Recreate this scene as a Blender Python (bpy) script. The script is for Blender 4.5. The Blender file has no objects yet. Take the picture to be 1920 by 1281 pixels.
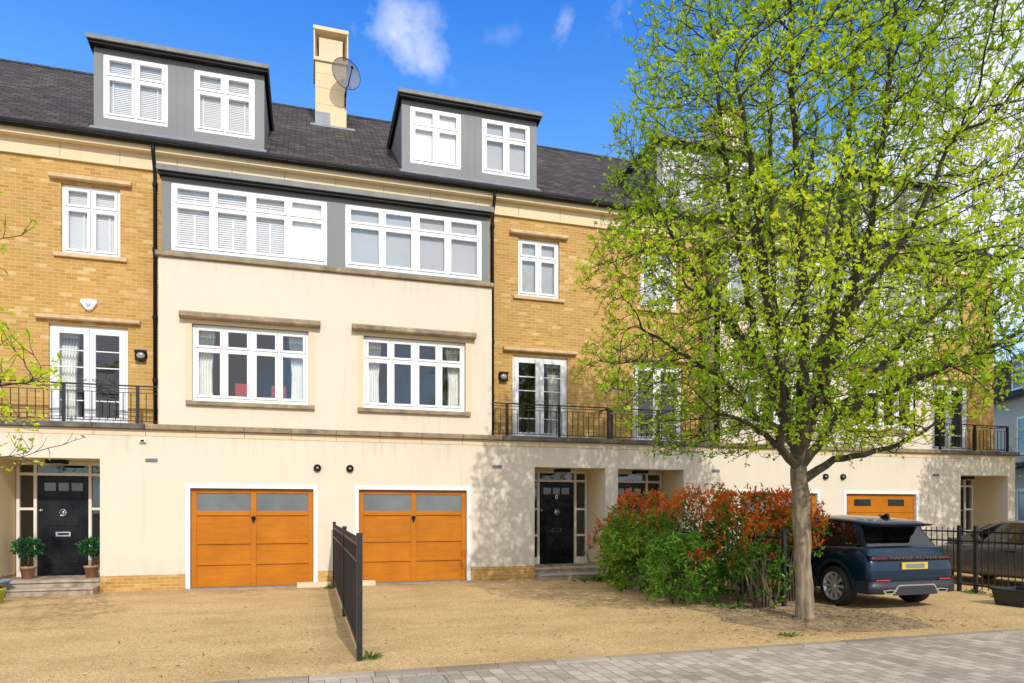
import bpy, bmesh, math, random
import numpy as np
from mathutils import Vector, Matrix, noise
R = math.radians
S = bpy.context.scene
COL = S.collection
rng = np.random.default_rng(11)
random.seed(5)

# ---------------------------------------------------------------- camera
cam = bpy.data.cameras.new("camera")
co = bpy.data.objects.new("camera", cam)
COL.objects.link(co)
co.location = (0, 0, 1.6)
co.rotation_euler = (R(90), 0, R(-16.6))
cam.lens = 24.0
cam.sensor_width = 36.0
cam.shift_y = 0.16484
cam.clip_end = 3000
S.camera = co

# ---------------------------------------------------------------- light
SUN_AZ, SUN_EL = R(4.5), R(36.0)          # azimuth: to the right of straight behind the camera side
sdir = Vector((math.sin(SUN_AZ) * math.cos(SUN_EL), -math.cos(SUN_AZ) * math.cos(SUN_EL), math.sin(SUN_EL)))
sl = bpy.data.lights.new("sun", 'SUN')
sl.energy = 2.75
sl.angle = R(0.55)
sl.color = (1.0, 0.945, 0.87)
so = bpy.data.objects.new("sun", sl)
COL.objects.link(so)
so.rotation_euler = sdir.to_track_quat('Z', 'Y').to_euler()
so.location = (6, -20, 20)

W = bpy.data.worlds.new("World")
S.world = W
W.use_nodes = True
wn, wl = W.node_tree.nodes, W.node_tree.links
wn.clear()


def nd(t, typ, **kw):
    n = t.nodes.new(typ)
    for k, v in kw.items():
        if k.startswith('i_'):
            key = k[2:]
            key = int(key) if key.isdigit() else key.replace('_', ' ')
            n.inputs[key].default_value = v
        else:
            setattr(n, k, v)
    return n


wt = W.node_tree
out = nd(wt, 'ShaderNodeOutputWorld')
bg = nd(wt, 'ShaderNodeBackground')
bg.inputs[1].default_value = 0.15
sky = nd(wt, 'ShaderNodeTexSky', sky_type='NISHITA', sun_disc=False, sun_elevation=SUN_EL,
         sun_rotation=math.atan2(sdir.x, sdir.y), altitude=50, air_density=1.0, dust_density=0.4, ozone_density=2.5)
tint = nd(wt, 'ShaderNodeMix', data_type='RGBA', blend_type='MULTIPLY')
tint.inputs['Factor'].default_value = 1.0
wl.new(sky.outputs[0], tint.inputs['A'])
geo = nd(wt, 'ShaderNodeTexCoord')
sepz = nd(wt, 'ShaderNodeSeparateXYZ')
wl.new(geo.outputs['Generated'], sepz.inputs[0])
zr_ = nd(wt, 'ShaderNodeMapRange', i_1=0.44, i_2=0.63)
wl.new(sepz.outputs['Z'], zr_.inputs[0])
grad = nd(wt, 'ShaderNodeMix', data_type='RGBA')
grad.inputs['A'].default_value = (0.78, 1.30, 1.75, 1)
grad.inputs['B'].default_value = (0.24, 0.97, 1.90, 1)
wl.new(zr_.outputs[0], grad.inputs['Factor'])
wl.new(grad.outputs['Result'], tint.inputs['B'])


def wmath(op, a, b=None, c=None, clamp=False):
    n = nd(wt, 'ShaderNodeMath', operation=op, use_clamp=clamp)
    for i, v in enumerate((a, b, c)):
        if v is None:
            continue
        if isinstance(v, (int, float)):
            n.inputs[i].default_value = v
        else:
            wl.new(v, n.inputs[i])
    return n.outputs[0]


def wdot(vec):
    n = nd(wt, 'ShaderNodeVectorMath', operation='DOT_PRODUCT')
    wl.new(geo.outputs['Generated'], n.inputs[0])
    n.inputs[1].default_value = vec
    return n.outputs['Value']


wnoise = nd(wt, 'ShaderNodeTexNoise', i_Scale=9.0, i_Detail=7.0, i_Roughness=0.6)
wl.new(geo.outputs['Generated'], wnoise.inputs['Vector'])
wfine = nd(wt, 'ShaderNodeTexNoise', i_Scale=22.0, i_Detail=5.0, i_Roughness=0.6)
wl.new(geo.outputs['Generated'], wfine.inputs['Vector'])


def cloud(d, ru, rv, lean, amt, nz=wnoise, gain=1.5, cut=0.55):
    """soft cloud patch round a sky direction: elliptic falloff broken up by noise"""
    d = Vector(d).normalized()
    right = d.cross(Vector((0, 0, 1))).normalized()
    up = right.cross(d).normalized()
    u0, v0 = right, up
    right = u0 * math.cos(lean) + v0 * math.sin(lean)
    up = -u0 * math.sin(lean) + v0 * math.cos(lean)
    a = wmath('DIVIDE', wdot(right), ru)
    b = wmath('DIVIDE', wdot(up), rv)
    r = wmath('SQRT', wmath('ADD', wmath('MULTIPLY', a, a), wmath('MULTIPLY', b, b)))
    front = wmath('GREATER_THAN', wdot(d), 0.0)
    n2 = wmath('MULTIPLY', wmath('SUBTRACT', nz.outputs['Fac'], 0.5), 3.6)
    f = wmath('ADD', wmath('SUBTRACT', cut, r), n2)
    f = wmath('MULTIPLY', f, gain, clamp=True)
    f = wmath('SMOOTH_MIN', f, 1.0, 0.3)
    fall = wmath('SUBTRACT', 1.6, r, clamp=True)
    return wmath('MULTIPLY', wmath('MULTIPLY', wmath('MULTIPLY', f, front), fall), amt, clamp=True)


masks = [
    cloud((0.098, 0.819, 0.566), 0.080, 0.052, -0.55, 0.90, gain=0.8, cut=0.85),
    cloud((0.294, 0.762, 0.577), 0.016, 0.046, -0.35, 0.30, nz=wfine, gain=1.0, cut=0.7),
    cloud((0.348, 0.73, 0.588), 0.018, 0.040, -0.3, 0.26, nz=wfine, gain=1.0, cut=0.7),
    cloud((0.222, 0.79, 0.572), 0.06, 0.02, 0.1, 0.15, gain=1.0, cut=0.6),
    cloud((0.86, 0.42, 0.30), 0.40, 0.44, 0.0, 0.95, gain=1.3, cut=1.15),
]
# unseen broken cloud behind and overhead, spread wide and brightened as fill light
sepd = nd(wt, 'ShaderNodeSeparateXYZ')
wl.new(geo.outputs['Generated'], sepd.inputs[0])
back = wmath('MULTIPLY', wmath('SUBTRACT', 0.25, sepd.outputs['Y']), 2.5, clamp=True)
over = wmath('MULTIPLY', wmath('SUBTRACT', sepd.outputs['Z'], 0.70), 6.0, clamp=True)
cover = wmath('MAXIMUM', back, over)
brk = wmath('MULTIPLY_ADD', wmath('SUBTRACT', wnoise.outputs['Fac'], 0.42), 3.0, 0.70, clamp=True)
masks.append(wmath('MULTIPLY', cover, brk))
m = masks[0]
for k in masks[1:]:
    m = wmath('MAXIMUM', m, k)
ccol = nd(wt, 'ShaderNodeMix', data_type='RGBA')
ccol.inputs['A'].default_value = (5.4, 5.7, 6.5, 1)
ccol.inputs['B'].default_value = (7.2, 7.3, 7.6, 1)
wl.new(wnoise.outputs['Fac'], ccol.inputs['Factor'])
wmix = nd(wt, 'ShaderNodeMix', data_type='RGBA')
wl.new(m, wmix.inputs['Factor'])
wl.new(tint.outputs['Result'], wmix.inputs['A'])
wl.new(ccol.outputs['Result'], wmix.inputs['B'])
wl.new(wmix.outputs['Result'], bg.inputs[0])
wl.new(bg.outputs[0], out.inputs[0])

S.view_settings.view_transform = 'Standard'
S.view_settings.look = 'None'
S.view_settings.exposure = 0.17
S.view_settings.gamma = 1.0
S.render.engine = 'CYCLES'
S.cycles.max_bounces = 8
S.cycles.transparent_max_bounces = 16


# ---------------------------------------------------------------- materials
def new_mat(name):
    mt = bpy.data.materials.new(name)
    mt.use_nodes = True
    t = mt.node_tree
    t.nodes.clear()
    o = nd(t, 'ShaderNodeOutputMaterial')
    p = nd(t, 'ShaderNodeBsdfPrincipled')
    t.links.new(p.outputs[0], o.inputs[0])
    return mt, t, p, o


def coords(t, kind='Object'):
    return nd(t, 'ShaderNodeTexCoord').outputs[kind]


def rgb(c):
    return (c[0], c[1], c[2], 1)


def ramp(t, fac, stops):
    r = nd(t, 'ShaderNodeValToRGB')
    el = r.color_ramp.elements
    while len(el) > 1:
        el.remove(el[-1])
    el[0].position, el[0].color = stops[0][0], rgb(stops[0][1])
    for p_, c_ in stops[1:]:
        e = el.new(p_)
        e.color = rgb(c_)
    t.links.new(fac, r.inputs[0])
    return r.outputs[0]


def noise_n(t, vec, scale, detail=4, rough=0.55, **kw):
    n = nd(t, 'ShaderNodeTexNoise', i_Scale=scale, i_Detail=detail, i_Roughness=rough)
    t.links.new(vec, n.inputs['Vector'])
    return n.outputs['Fac']


def mixc(t, fac, a, b, blend='MIX'):
    n = nd(t, 'ShaderNodeMix', data_type='RGBA', blend_type=blend)
    for key, v in (('Factor', fac), ('A', a), ('B', b)):
        if isinstance(v, (int, float)):
            n.inputs[key].default_value = v
        elif isinstance(v, tuple):
            n.inputs[key].default_value = rgb(v)
        else:
            t.links.new(v, n.inputs[key])
    return n.outputs['Result']


def bump(t, p, h, strength=0.3, dist=0.01):
    b = nd(t, 'ShaderNodeBump', i_Strength=strength, i_Distance=dist)
    t.links.new(h, b.inputs['Height'])
    t.links.new(b.outputs[0], p.inputs['Normal'])


def plain(name, col, rough=0.5, var=0.12, scale=3.0, metal=0.0, bmp=0.0, bscale=60, coat=0.0, spec=0.5):
    mt, t, p, o = new_mat(name)
    v = coords(t)
    n = noise_n(t, v, scale, 6)
    lo = tuple(c * (1 - var) for c in col)
    hi = tuple(min(1, c * (1 + var)) for c in col)
    t.links.new(ramp(t, n, [(0.3, lo), (0.7, hi)]), p.inputs['Base Color'])
    p.inputs['Roughness'].default_value = rough
    p.inputs['Metallic'].default_value = metal
    p.inputs['Coat Weight'].default_value = coat
    p.inputs['Specular IOR Level'].default_value = spec
    if bmp:
        bump(t, p, noise_n(t, v, bscale, 3), bmp, 0.004)
    return mt


def mapped(t, vec, ax):
    """pick two components of a vector as the plane of a 2-D pattern; ax like ('X','Z')"""
    s_ = nd(t, 'ShaderNodeSeparateXYZ')
    t.links.new(vec, s_.inputs[0])
    c_ = nd(t, 'ShaderNodeCombineXYZ')
    t.links.new(s_.outputs[ax[0]], c_.inputs[0])
    t.links.new(s_.outputs[ax[1]], c_.inputs[1])
    return c_.outputs[0]


def brick_mat(name, ax, bw, bh, mortar, stops, mcol, rough=0.85, offset=0.5, bdist=0.006, bstr=0.5, big=0.12, sq=None, mvar=1.0):
    mt, t, p, o = new_mat(name)
    v = coords(t)
    uv = mapped(t, v, ax)
    bt = nd(t, 'ShaderNodeTexBrick', offset=offset, i_Scale=1.0)
    bt.inputs['Brick Width'].default_value = bw
    bt.inputs['Row Height'].default_value = bh
    bt.inputs['Mortar Size'].default_value = mortar
    bt.inputs['Mortar Smooth'].default_value = 0.2
    bt.inputs['Color1'].default_value = (0, 0, 0, 1)
    bt.inputs['Color2'].default_value = (1, 1, 1, 1)
    bt.inputs['Mortar'].default_value = (0.5, 0.5, 0.5, 1)
    t.links.new(uv, bt.inputs['Vector'])
    nv = noise_n(t, v, 9, 4)
    sep = nd(t, 'ShaderNodeMath', operation='MULTIPLY_ADD')
    t.links.new(nv, sep.inputs[0])
    sep.inputs[1].default_value = 0.35
    t.links.new(bt.outputs['Color'], sep.inputs[2])
    sh = nd(t, 'ShaderNodeMath', operation='SUBTRACT')
    t.links.new(sep.outputs[0], sh.inputs[0])
    sh.inputs[1].default_value = 0.17
    c = ramp(t, sh.outputs[0], stops)
    large = noise_n(t, v, 0.7, 5)
    c = mixc(t, 1.0, c, ramp(t, large, [(0.3, (1 - big,) * 3), (0.7, (1 + big * 0.6,) * 3)]), 'MULTIPLY')
    c = mixc(t, bt.outputs['Fac'], c, mcol)
    t.links.new(c, p.inputs['Base Color'])
    p.inputs['Roughness'].default_value = rough
    hm = nd(t, 'ShaderNodeMath', operation='MULTIPLY_ADD')
    t.links.new(bt.outputs['Fac'], hm.inputs[0])
    hm.inputs[1].default_value = -1.0
    fn = noise_n(t, v, 70, 3)
    t.links.new(fn, hm.inputs[2])
    bump(t, p, hm.outputs[0], bstr, bdist)
    return mt


M = {}
M['brick'] = brick_mat('yellow_stock_brick', ('X', 'Z'), 0.215, 0.068, 0.006,
                       [(0.0, (0.44, 0.235, 0.052)), (0.25, (0.50, 0.28, 0.070)), (0.75, (0.53, 0.305, 0.082)), (0.93, (0.57, 0.345, 0.11)), (1.0, (0.66, 0.46, 0.22))],
                       (0.58, 0.41, 0.18), bstr=0.35)
M['slate'] = None


def slate_mat():
    mt, t, p, o = new_mat('roof_slates')
    v = coords(t)
    s_ = nd(t, 'ShaderNodeSeparateXYZ')
    t.links.new(v, s_.inputs[0])
    sc = nd(t, 'ShaderNodeMath', operation='MULTIPLY')
    t.links.new(s_.outputs['Z'], sc.inputs[0])
    sc.inputs[1].default_value = 1.68
    c_ = nd(t, 'ShaderNodeCombineXYZ')
    t.links.new(s_.outputs['X'], c_.inputs[0])
    t.links.new(sc.outputs[0], c_.inputs[1])
    bt = nd(t, 'ShaderNodeTexBrick', offset=0.5, i_Scale=1.0)
    bt.inputs['Brick Width'].default_value = 0.26
    bt.inputs['Row Height'].default_value = 0.19
    bt.inputs['Mortar Size'].default_value = 0.011
    bt.inputs['Mortar Smooth'].default_value = 0.15
    bt.inputs['Color1'].default_value = (0, 0, 0, 1)
    bt.inputs['Color2'].default_value = (1, 1, 1, 1)
    t.links.new(c_.outputs[0], bt.inputs['Vector'])
    c = ramp(t, bt.outputs['Color'], [(0, (0.048, 0.040, 0.035)), (0.6, (0.068, 0.057, 0.050)), (1, (0.105, 0.090, 0.078))])
    n = noise_n(t, v, 1.3, 6)
    c = mixc(t, 1.0, c, ramp(t, n, [(0.3, (0.8, 0.8, 0.82)), (0.7, (1.2, 1.16, 1.08))]), 'MULTIPLY')
    st = noise_n(t, v, 14, 4)
    c = mixc(t, ramp(t, st, [(0.66, (0, 0, 0)), (0.8, (0.5, 0.5, 0.5))]), c, (0.13, 0.115, 0.09))
    c = mixc(t, bt.outputs['Fac'], c, (0.014, 0.013, 0.012))
    t.links.new(c, p.inputs['Base Color'])
    p.inputs['Roughness'].default_value = 0.8
    p.inputs['Specular IOR Level'].default_value = 0.2
    # each slate tilts up to its lower edge: saw-tooth height
    fr = nd(t, 'ShaderNodeMath', operation='DIVIDE')
    t.links.new(sc.outputs[0], fr.inputs[0])
    fr.inputs[1].default_value = 0.19
    fc = nd(t, 'ShaderNodeMath', operation='FRACT')
    t.links.new(fr.outputs[0], fc.inputs[0])
    hh = nd(t, 'ShaderNodeMath', operation='MULTIPLY_ADD')
    t.links.new(fc.outputs[0], hh.inputs[0])
    hh.inputs[1].default_value = -1.0
    h2 = nd(t, 'ShaderNodeMath', operation='MULTIPLY_ADD')
    t.links.new(bt.outputs['Color'], h2.inputs[0])
    h2.inputs[1].default_value = 0.5
    t.links.new(hh.outputs[0], h2.inputs[2])
    t.links.new(noise_n(t, v, 30, 2), hh.inputs[2])
    bump(t, p, h2.outputs[0], 1.0, 0.02)
    return mt


M['slate'] = slate_mat()


def render_mat(name, col, streak=0.10):
    """painted render: faint mottling, rain streaks and dirt with a shape of their own"""
    mt, t, p, o = new_mat(name)
    v = coords(t)
    n1 = noise_n(t, v, 0.9, 6)
    mp = nd(t, 'ShaderNodeMapping')
    mp.inputs['Scale'].default_value = (5.5, 5.5, 0.35)
    t.links.new(v, mp.inputs[0])
    n2 = noise_n(t, mp.outputs[0], 1.0, 5, 0.6)
    c = ramp(t, n1, [(0.3, tuple(a * 0.94 for a in col)), (0.7, col)])
    dirt = tuple(a * b for a, b in zip(col, (0.66, 0.62, 0.55)))
    c = mixc(t, ramp(t, n2, [(0.56, (0, 0, 0)), (0.85, (streak * 2,) * 3)]), c, dirt)
    # run-off stains below ledges and splash dirt along the ground
    sz = nd(t, 'ShaderNodeSeparateXYZ')
    t.links.new(v, sz.inputs[0])
    mp2 = nd(t, 'ShaderNodeMapping')
    mp2.inputs['Scale'].default_value = (7, 7, 0.5)
    t.links.new(v, mp2.inputs[0])
    n3 = noise_n(t, mp2.outputs[0], 1.0, 6, 0.7)
    for z_a, z_b, lo_, hi_, amt in ((2.55, 3.09, 0.50, 0.72, 0.45), (6.15, 6.70, 0.52, 0.74, 0.40), (3.5, 3.74, 0.52, 0.72, 0.35), (0.75, 0.30, 0.42, 0.70, 0.40)):
        mr = nd(t, 'ShaderNodeMapRange', i_1=z_a, i_2=z_b)
        t.links.new(sz.outputs['Z'], mr.inputs[0])
        gate = nd(t, 'ShaderNodeMath', operation='LESS_THAN' if z_b > z_a else 'GREATER_THAN')
        t.links.new(sz.outputs['Z'], gate.inputs[0])
        gate.inputs[1].default_value = z_b + (0.005 if z_b > z_a else -0.1)
        rp = ramp(t, n3 if z_b > z_a else noise_n(t, v, 4, 6, 0.7), [(lo_, (0, 0, 0)), (hi_, (amt,) * 3)])
        m1 = nd(t, 'ShaderNodeMath', operation='MULTIPLY')
        t.links.new(mr.outputs[0], m1.inputs[0])
        t.links.new(rp, m1.inputs[1])
        m2 = nd(t, 'ShaderNodeMath', operation='MULTIPLY')
        t.links.new(m1.outputs[0], m2.inputs[0])
        t.links.new(gate.outputs[0], m2.inputs[1])
        c = mixc(t, m2.outputs[0], c, tuple(a * b for a, b in zip(col, (0.5, 0.46, 0.38))))
    t.links.new(c, p.inputs['Base Color'])
    p.inputs['Roughness'].default_value = 0.88
    p.inputs['Specular IOR Level'].default_value = 0.25
    bump(t, p, noise_n(t, v, 120, 3), 0.15, 0.003)
    return mt


M['render'] = render_mat('cream_render', (0.725, 0.642, 0.512), 0.17)
M['porch'] = render_mat('porch_render_bounce', (0.84, 0.69, 0.43))  # cream render with warm bounce light in the recess painted into its colour
M['band'] = render_mat('pale_stone_band', (0.74, 0.60, 0.41), 0.3)
M['frieze'] = render_mat('cream_frieze', (0.78, 0.63, 0.40), 0.2)


def stone_mat():
    mt, t, p, o = new_mat('weathered_stone')
    v = coords(t)
    n1 = noise_n(t, v, 3.5, 7, 0.65)
    n2 = noise_n(t, v, 24, 5, 0.6)
    c = ramp(t, n1, [(0.3, (0.17, 0.13, 0.08)), (0.52, (0.30, 0.23, 0.145)), (0.72, (0.44, 0.345, 0.225))])
    c = mixc(t, ramp(t, n2, [(0.58, (0, 0, 0)), (0.75, (0.7, 0.7, 0.7))]), c, (0.16, 0.135, 0.10))
    t.links.new(c, p.inputs['Base Color'])
    p.inputs['Roughness'].default_value = 0.9
    bump(t, p, n2, 0.4, 0.006)
    return mt


M['stone'] = stone_mat()
M['darkcoping'] = plain('dark_coping', (0.13, 0.115, 0.095), 0.85, 0.45, 5, bmp=0.3)
M['lintel'] = plain('sandstone', (0.60, 0.43, 0.24), 0.85, 0.2, 6, bmp=0.2)
M['chimney'] = render_mat('chimney_stone', (0.80, 0.63, 0.38), 0.25)
M['grey'] = plain('grey_zinc_cladding', (0.185, 0.192, 0.186), 0.55, 0.08, 1.5)
M['greytrim'] = plain('grey_roof_edge', (0.19, 0.193, 0.18), 0.6, 0.2, 4)
M['upvc'] = plain('white_frame', (0.80, 0.80, 0.80), 0.35, 0.03, 2)
M['doorframe'] = plain('cream_timber_frame', (0.78, 0.72, 0.60), 0.5, 0.06, 3)
M['black'] = plain('black_plastic', (0.009, 0.009, 0.010), 0.55, 0.3, 6, spec=0.2)
M['iron'] = plain('black_painted_iron', (0.014, 0.014, 0.014), 0.42, 0.5, 20, bmp=0.15, bscale=80)
M['chrome'] = plain('polished_metal', (0.7, 0.7, 0.7), 0.22, 0.1, 10, metal=1.0)
M['lead'] = plain('lead_flashing', (0.22, 0.24, 0.27), 0.5, 0.2, 4)
M['room'] = plain('room_wall', (0.30, 0.285, 0.25), 0.9, 0.1, 1)
M['garagein'] = plain('garage_wall', (0.33, 0.34, 0.33), 0.9, 0.1, 1)
M['cloth'] = plain('curtain_cloth', (0.86, 0.86, 0.82), 0.95, 0.08, 6)
M['clothgrey'] = plain('curtain_band', (0.22, 0.24, 0.22), 0.95, 0.1, 6)
M['blind'] = plain('white_blind', (0.88, 0.88, 0.88), 0.6, 0.04, 2)
M['paleblind'] = plain('pale_grey_blind', (0.54, 0.55, 0.58), 0.8, 0.06, 0.8)
M['red'] = plain('red_upholstery', (0.50, 0.05, 0.03), 0.8, 0.15, 8)
M['redlamp'] = plain('red_reflector', (0.5, 0.02, 0.03), 0.25, 0.1, 8)
M['terracotta'] = plain('terracotta', (0.42, 0.23, 0.13), 0.85, 0.2, 8)
M['bluepot'] = plain('blue_glaze', (0.20, 0.31, 0.42), 0.35, 0.15, 6)
M['limepot'] = plain('lime_pot', (0.42, 0.50, 0.08), 0.5, 0.15, 6)
M['darksoil'] = plain('potting_soil', (0.05, 0.035, 0.025), 0.95, 0.4, 40, bmp=0.5)
M['mat'] = plain('coir', (0.30, 0.20, 0.10), 0.95, 0.3, 30, bmp=0.5, bscale=200)
M['letter'] = plain('dark_chrome_lettering', (0.11, 0.095, 0.10), 0.4, 0.1, 8)
M['darkred'] = plain('smoked_tail_lamp', (0.12, 0.01, 0.012), 0.2, 0.1, 8)
M['tyre'] = plain('tyre_rubber', (0.017, 0.017, 0.018), 0.75, 0.2, 20, bmp=0.2)
M['cast'] = plain('cast_iron', (0.30, 0.275, 0.235), 0.6, 0.3, 20, bmp=0.3)
M['steps'] = plain('sandstone_steps', (0.40, 0.33, 0.24), 0.9, 0.3, 4, bmp=0.4, bscale=30)
M['whitelens'] = plain('lamp_glass', (0.33, 0.31, 0.27), 0.25, 0.1, 8)


def wood_mat(name, a, b):
    mt, t, p, o = new_mat(name)
    v = coords(t)
    mp = nd(t, 'ShaderNodeMapping')
    mp.inputs['Scale'].default_value = (1.2, 8, 14)
    t.links.new(v, mp.inputs[0])
    n1 = noise_n(t, mp.outputs[0], 2.0, 7, 0.6)
    n2 = noise_n(t, v, 1.6, 4)
    c = ramp(t, n1, [(0.3, a), (0.7, b)])
    c = mixc(t, 1.0, c, ramp(t, n2, [(0.3, (0.86, 0.84, 0.8)), (0.7, (1.1, 1.1, 1.08))]), 'MULTIPLY')
    t.links.new(c, p.inputs['Base Color'])
    p.inputs['Roughness'].default_value = 0.42
    p.inputs['Specular IOR Level'].default_value = 0.25
    bump(t, p, n1, 0.12, 0.003)
    return mt


M['wood'] = wood_mat('stained_cedar', (0.45, 0.145, 0.006), (0.52, 0.178, 0.008))


def gloss_black():
    mt, t, p, o = new_mat('black_gloss_door')
    v = coords(t)
    n = noise_n(t, v, 2.4, 5)
    t.links.new(ramp(t, n, [(0.35, (0.006, 0.007, 0.008)), (0.7, (0.02, 0.023, 0.026))]), p.inputs['Base Color'])
    t.links.new(ramp(t, noise_n(t, v, 5, 4), [(0.3, (0.16, 0.16, 0.16)), (0.7, (0.4, 0.4, 0.4))]), p.inputs['Roughness'])
    p.inputs['Specular IOR Level'].default_value = 0.18
    return mt


M['door'] = gloss_black()


def glass_mat(name, tintc=(0.95, 0.965, 0.96), k=1.6, base=0.03, rough=0.0):
    mt, t, p, o = new_mat(name)
    t.nodes.remove(p)
    fr = nd(t, 'ShaderNodeFresnel', i_IOR=1.5)
    ml = nd(t, 'ShaderNodeMath', operation='MULTIPLY_ADD', use_clamp=True)
    t.links.new(fr.outputs[0], ml.inputs[0])
    ml.inputs[1].default_value = k
    ml.inputs[2].default_value = base
    tr = nd(t, 'ShaderNodeBsdfTransparent')
    tr.inputs[0].default_value = rgb(tintc)
    gl = nd(t, 'ShaderNodeBsdfGlossy', i_Roughness=rough)
    gl.inputs[0].default_value = (1, 1, 1, 1)
    v = coords(t)
    b = nd(t, 'ShaderNodeBump', i_Strength=0.03, i_Distance=0.02)
    t.links.new(noise_n(t, v, 1.1, 2), b.inputs['Height'])
    t.links.new(b.outputs[0], gl.inputs['Normal'])
    mx = nd(t, 'ShaderNodeMixShader')
    t.links.new(ml.outputs[0], mx.inputs[0])
    t.links.new(tr.outputs[0], mx.inputs[1])
    t.links.new(gl.outputs[0], mx.inputs[2])
    t.links.new(mx.outputs[0], o.inputs[0])
    return mt


M['glass'] = glass_mat('window_glass')
M['carglass'] = glass_mat('tinted_car_glass', (0.42, 0.46, 0.44), 1.2, 0.03)
M['frost'] = plain('obscured_glass', (0.165, 0.185, 0.19), 0.12, 0.25, 0.9)
M['dish'] = glass_mat('perforated_dish_mesh', (0.55, 0.56, 0.58), 0.3, 0.02, 0.5)


def dish_mat():
    mt, t, p, o = new_mat('perforated_dish')
    p.inputs['Base Color'].default_value = (0.16, 0.16, 0.165, 1)
    p.inputs['Roughness'].default_value = 0.6
    tr = nd(t, 'ShaderNodeBsdfTransparent')
    mx = nd(t, 'ShaderNodeMixShader')
    mx.inputs[0].default_value = 0.74
    t.links.new(tr.outputs[0], mx.inputs[1])
    t.links.new(p.outputs[0], mx.inputs[2])
    t.links.new(mx.outputs[0], o.inputs[0])
    return mt


M['dish'] = dish_mat()


def car_paint(name, a, b):
    mt, t, p, o = new_mat(name)
    v = coords(t)
    n = noise_n(t, v, 2.0, 3)
    t.links.new(ramp(t, n, [(0.3, a), (0.7, b)]), p.inputs['Base Color'])
    p.inputs['Roughness'].default_value = 0.35
    p.inputs['Metallic'].default_value = 0.55
    p.inputs['Coat Weight'].default_value = 0.7
    p.inputs['Specular IOR Level'].default_value = 0.3
    p.inputs['Coat Roughness'].default_value = 0.04
    return mt


M['bluepaint'] = car_paint('deep_blue_paint', (0.001, 0.018, 0.044), (0.002, 0.024, 0.056))
M['greypaint'] = car_paint('grey_paint', (0.085, 0.088, 0.095), (0.11, 0.113, 0.12))
M['cladding'] = plain('dark_bumper_plastic', (0.022, 0.026, 0.032), 0.45, 0.15, 10)
M['glossblack'] = plain('gloss_black_trim', (0.008, 0.008, 0.009), 0.12, 0.1, 5)
M['alloy'] = plain('alloy', (0.66, 0.65, 0.64), 0.35, 0.1, 10, metal=0.6)
M['plate'] = plain('yellow_plate', (0.62, 0.44, 0.05), 0.5, 0.05, 5)
M['plategrey'] = plain('plate_grey', (0.19, 0.20, 0.205), 0.6, 0.1, 5)


def gravel_mat():
    mt, t, p, o = new_mat('bonded_gravel')
    v = coords(t)
    vo = nd(t, 'ShaderNodeTexVoronoi', i_Scale=120.0)
    t.links.new(v, vo.inputs['Vector'])
    sepc = nd(t, 'ShaderNodeSeparateColor')
    t.links.new(vo.outputs['Color'], sepc.inputs[0])
    c = ramp(t, sepc.outputs[0], [(0.0, (0.36, 0.20, 0.075)), (0.3, (0.63, 0.405, 0.16)), (0.65, (0.76, 0.515, 0.225)), (0.9, (0.82, 0.605, 0.305)), (1.0, (0.87, 0.72, 0.46))])
    mid = noise_n(t, v, 20, 5, 0.7)
    c = mixc(t, 1.0, c, ramp(t, mid, [(0.28, (0.74, 0.72, 0.68)), (0.5, (1.02, 1.02, 1.02)), (0.72, (1.18, 1.17, 1.13))]), 'MULTIPLY')
    mp = nd(t, 'ShaderNodeMapping')
    mp.inputs['Scale'].default_value = (0.6, 1.0, 1)
    t.links.new(v, mp.inputs[0])
    big = noise_n(t, mp.outputs[0], 1.1, 5, 0.6)
    c = mixc(t, 1.0, c, ramp(t, big, [(0.3, (0.78, 0.74, 0.66)), (0.55, (1, 1, 1)), (0.8, (1.08, 1.08, 1.1))]), 'MULTIPLY')
    # weathered, mossy strip along the house and tracked dirt
    d = noise_n(t, v, 2.2, 6, 0.65)
    c = mixc(t, ramp(t, d, [(0.60, (0, 0, 0)), (0.74, (0.45, 0.45, 0.45))]), c, (0.36, 0.235, 0.10))
    sx = nd(t, 'ShaderNodeSeparateXYZ')
    t.links.new(v, sx.inputs[0])
    def band(sock, a_, b_):
        n_ = nd(t, 'ShaderNodeMapRange', i_1=a_, i_2=b_)
        n_.interpolation_type = 'SMOOTHSTEP'
        t.links.new(sock, n_.inputs[0])
        return n_.outputs[0]
    def mul(a_, b_):
        n_ = nd(t, 'ShaderNodeMath', operation='MULTIPLY')
        for i_, q_ in enumerate((a_, b_)):
            if isinstance(q_, float):
                n_.inputs[i_].default_value = q_
            else:
                t.links.new(q_, n_.inputs[i_])
        return n_.outputs[0]
    pat = ramp(t, noise_n(t, v, 1.7, 7, 0.7), [(0.38, (0, 0, 0)), (0.62, (1, 1, 1))])
    c = mixc(t, mul(mul(band(sx.outputs['Y'], 13.6, 15.0), pat), 0.75), c, (0.30, 0.20, 0.09))
    fx = mul(band(sx.outputs['X'], -0.1, 0.35), band(sx.outputs['X'], 0.95, 0.6))
    c = mixc(t, mul(mul(fx, pat), 0.5), c, (0.30, 0.20, 0.09))
    t.links.new(c, p.inputs['Base Color'])
    p.inputs['Roughness'].default_value = 0.95
    hh = nd(t, 'ShaderNodeMath', operation='MULTIPLY_ADD')
    t.links.new(vo.outputs['Distance'], hh.inputs[0])
    hh.inputs[1].default_value = -1.5
    t.links.new(mid, hh.inputs[2])
    bump(t, p, hh.outputs[0], 0.9, 0.008)
    return mt


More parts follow.
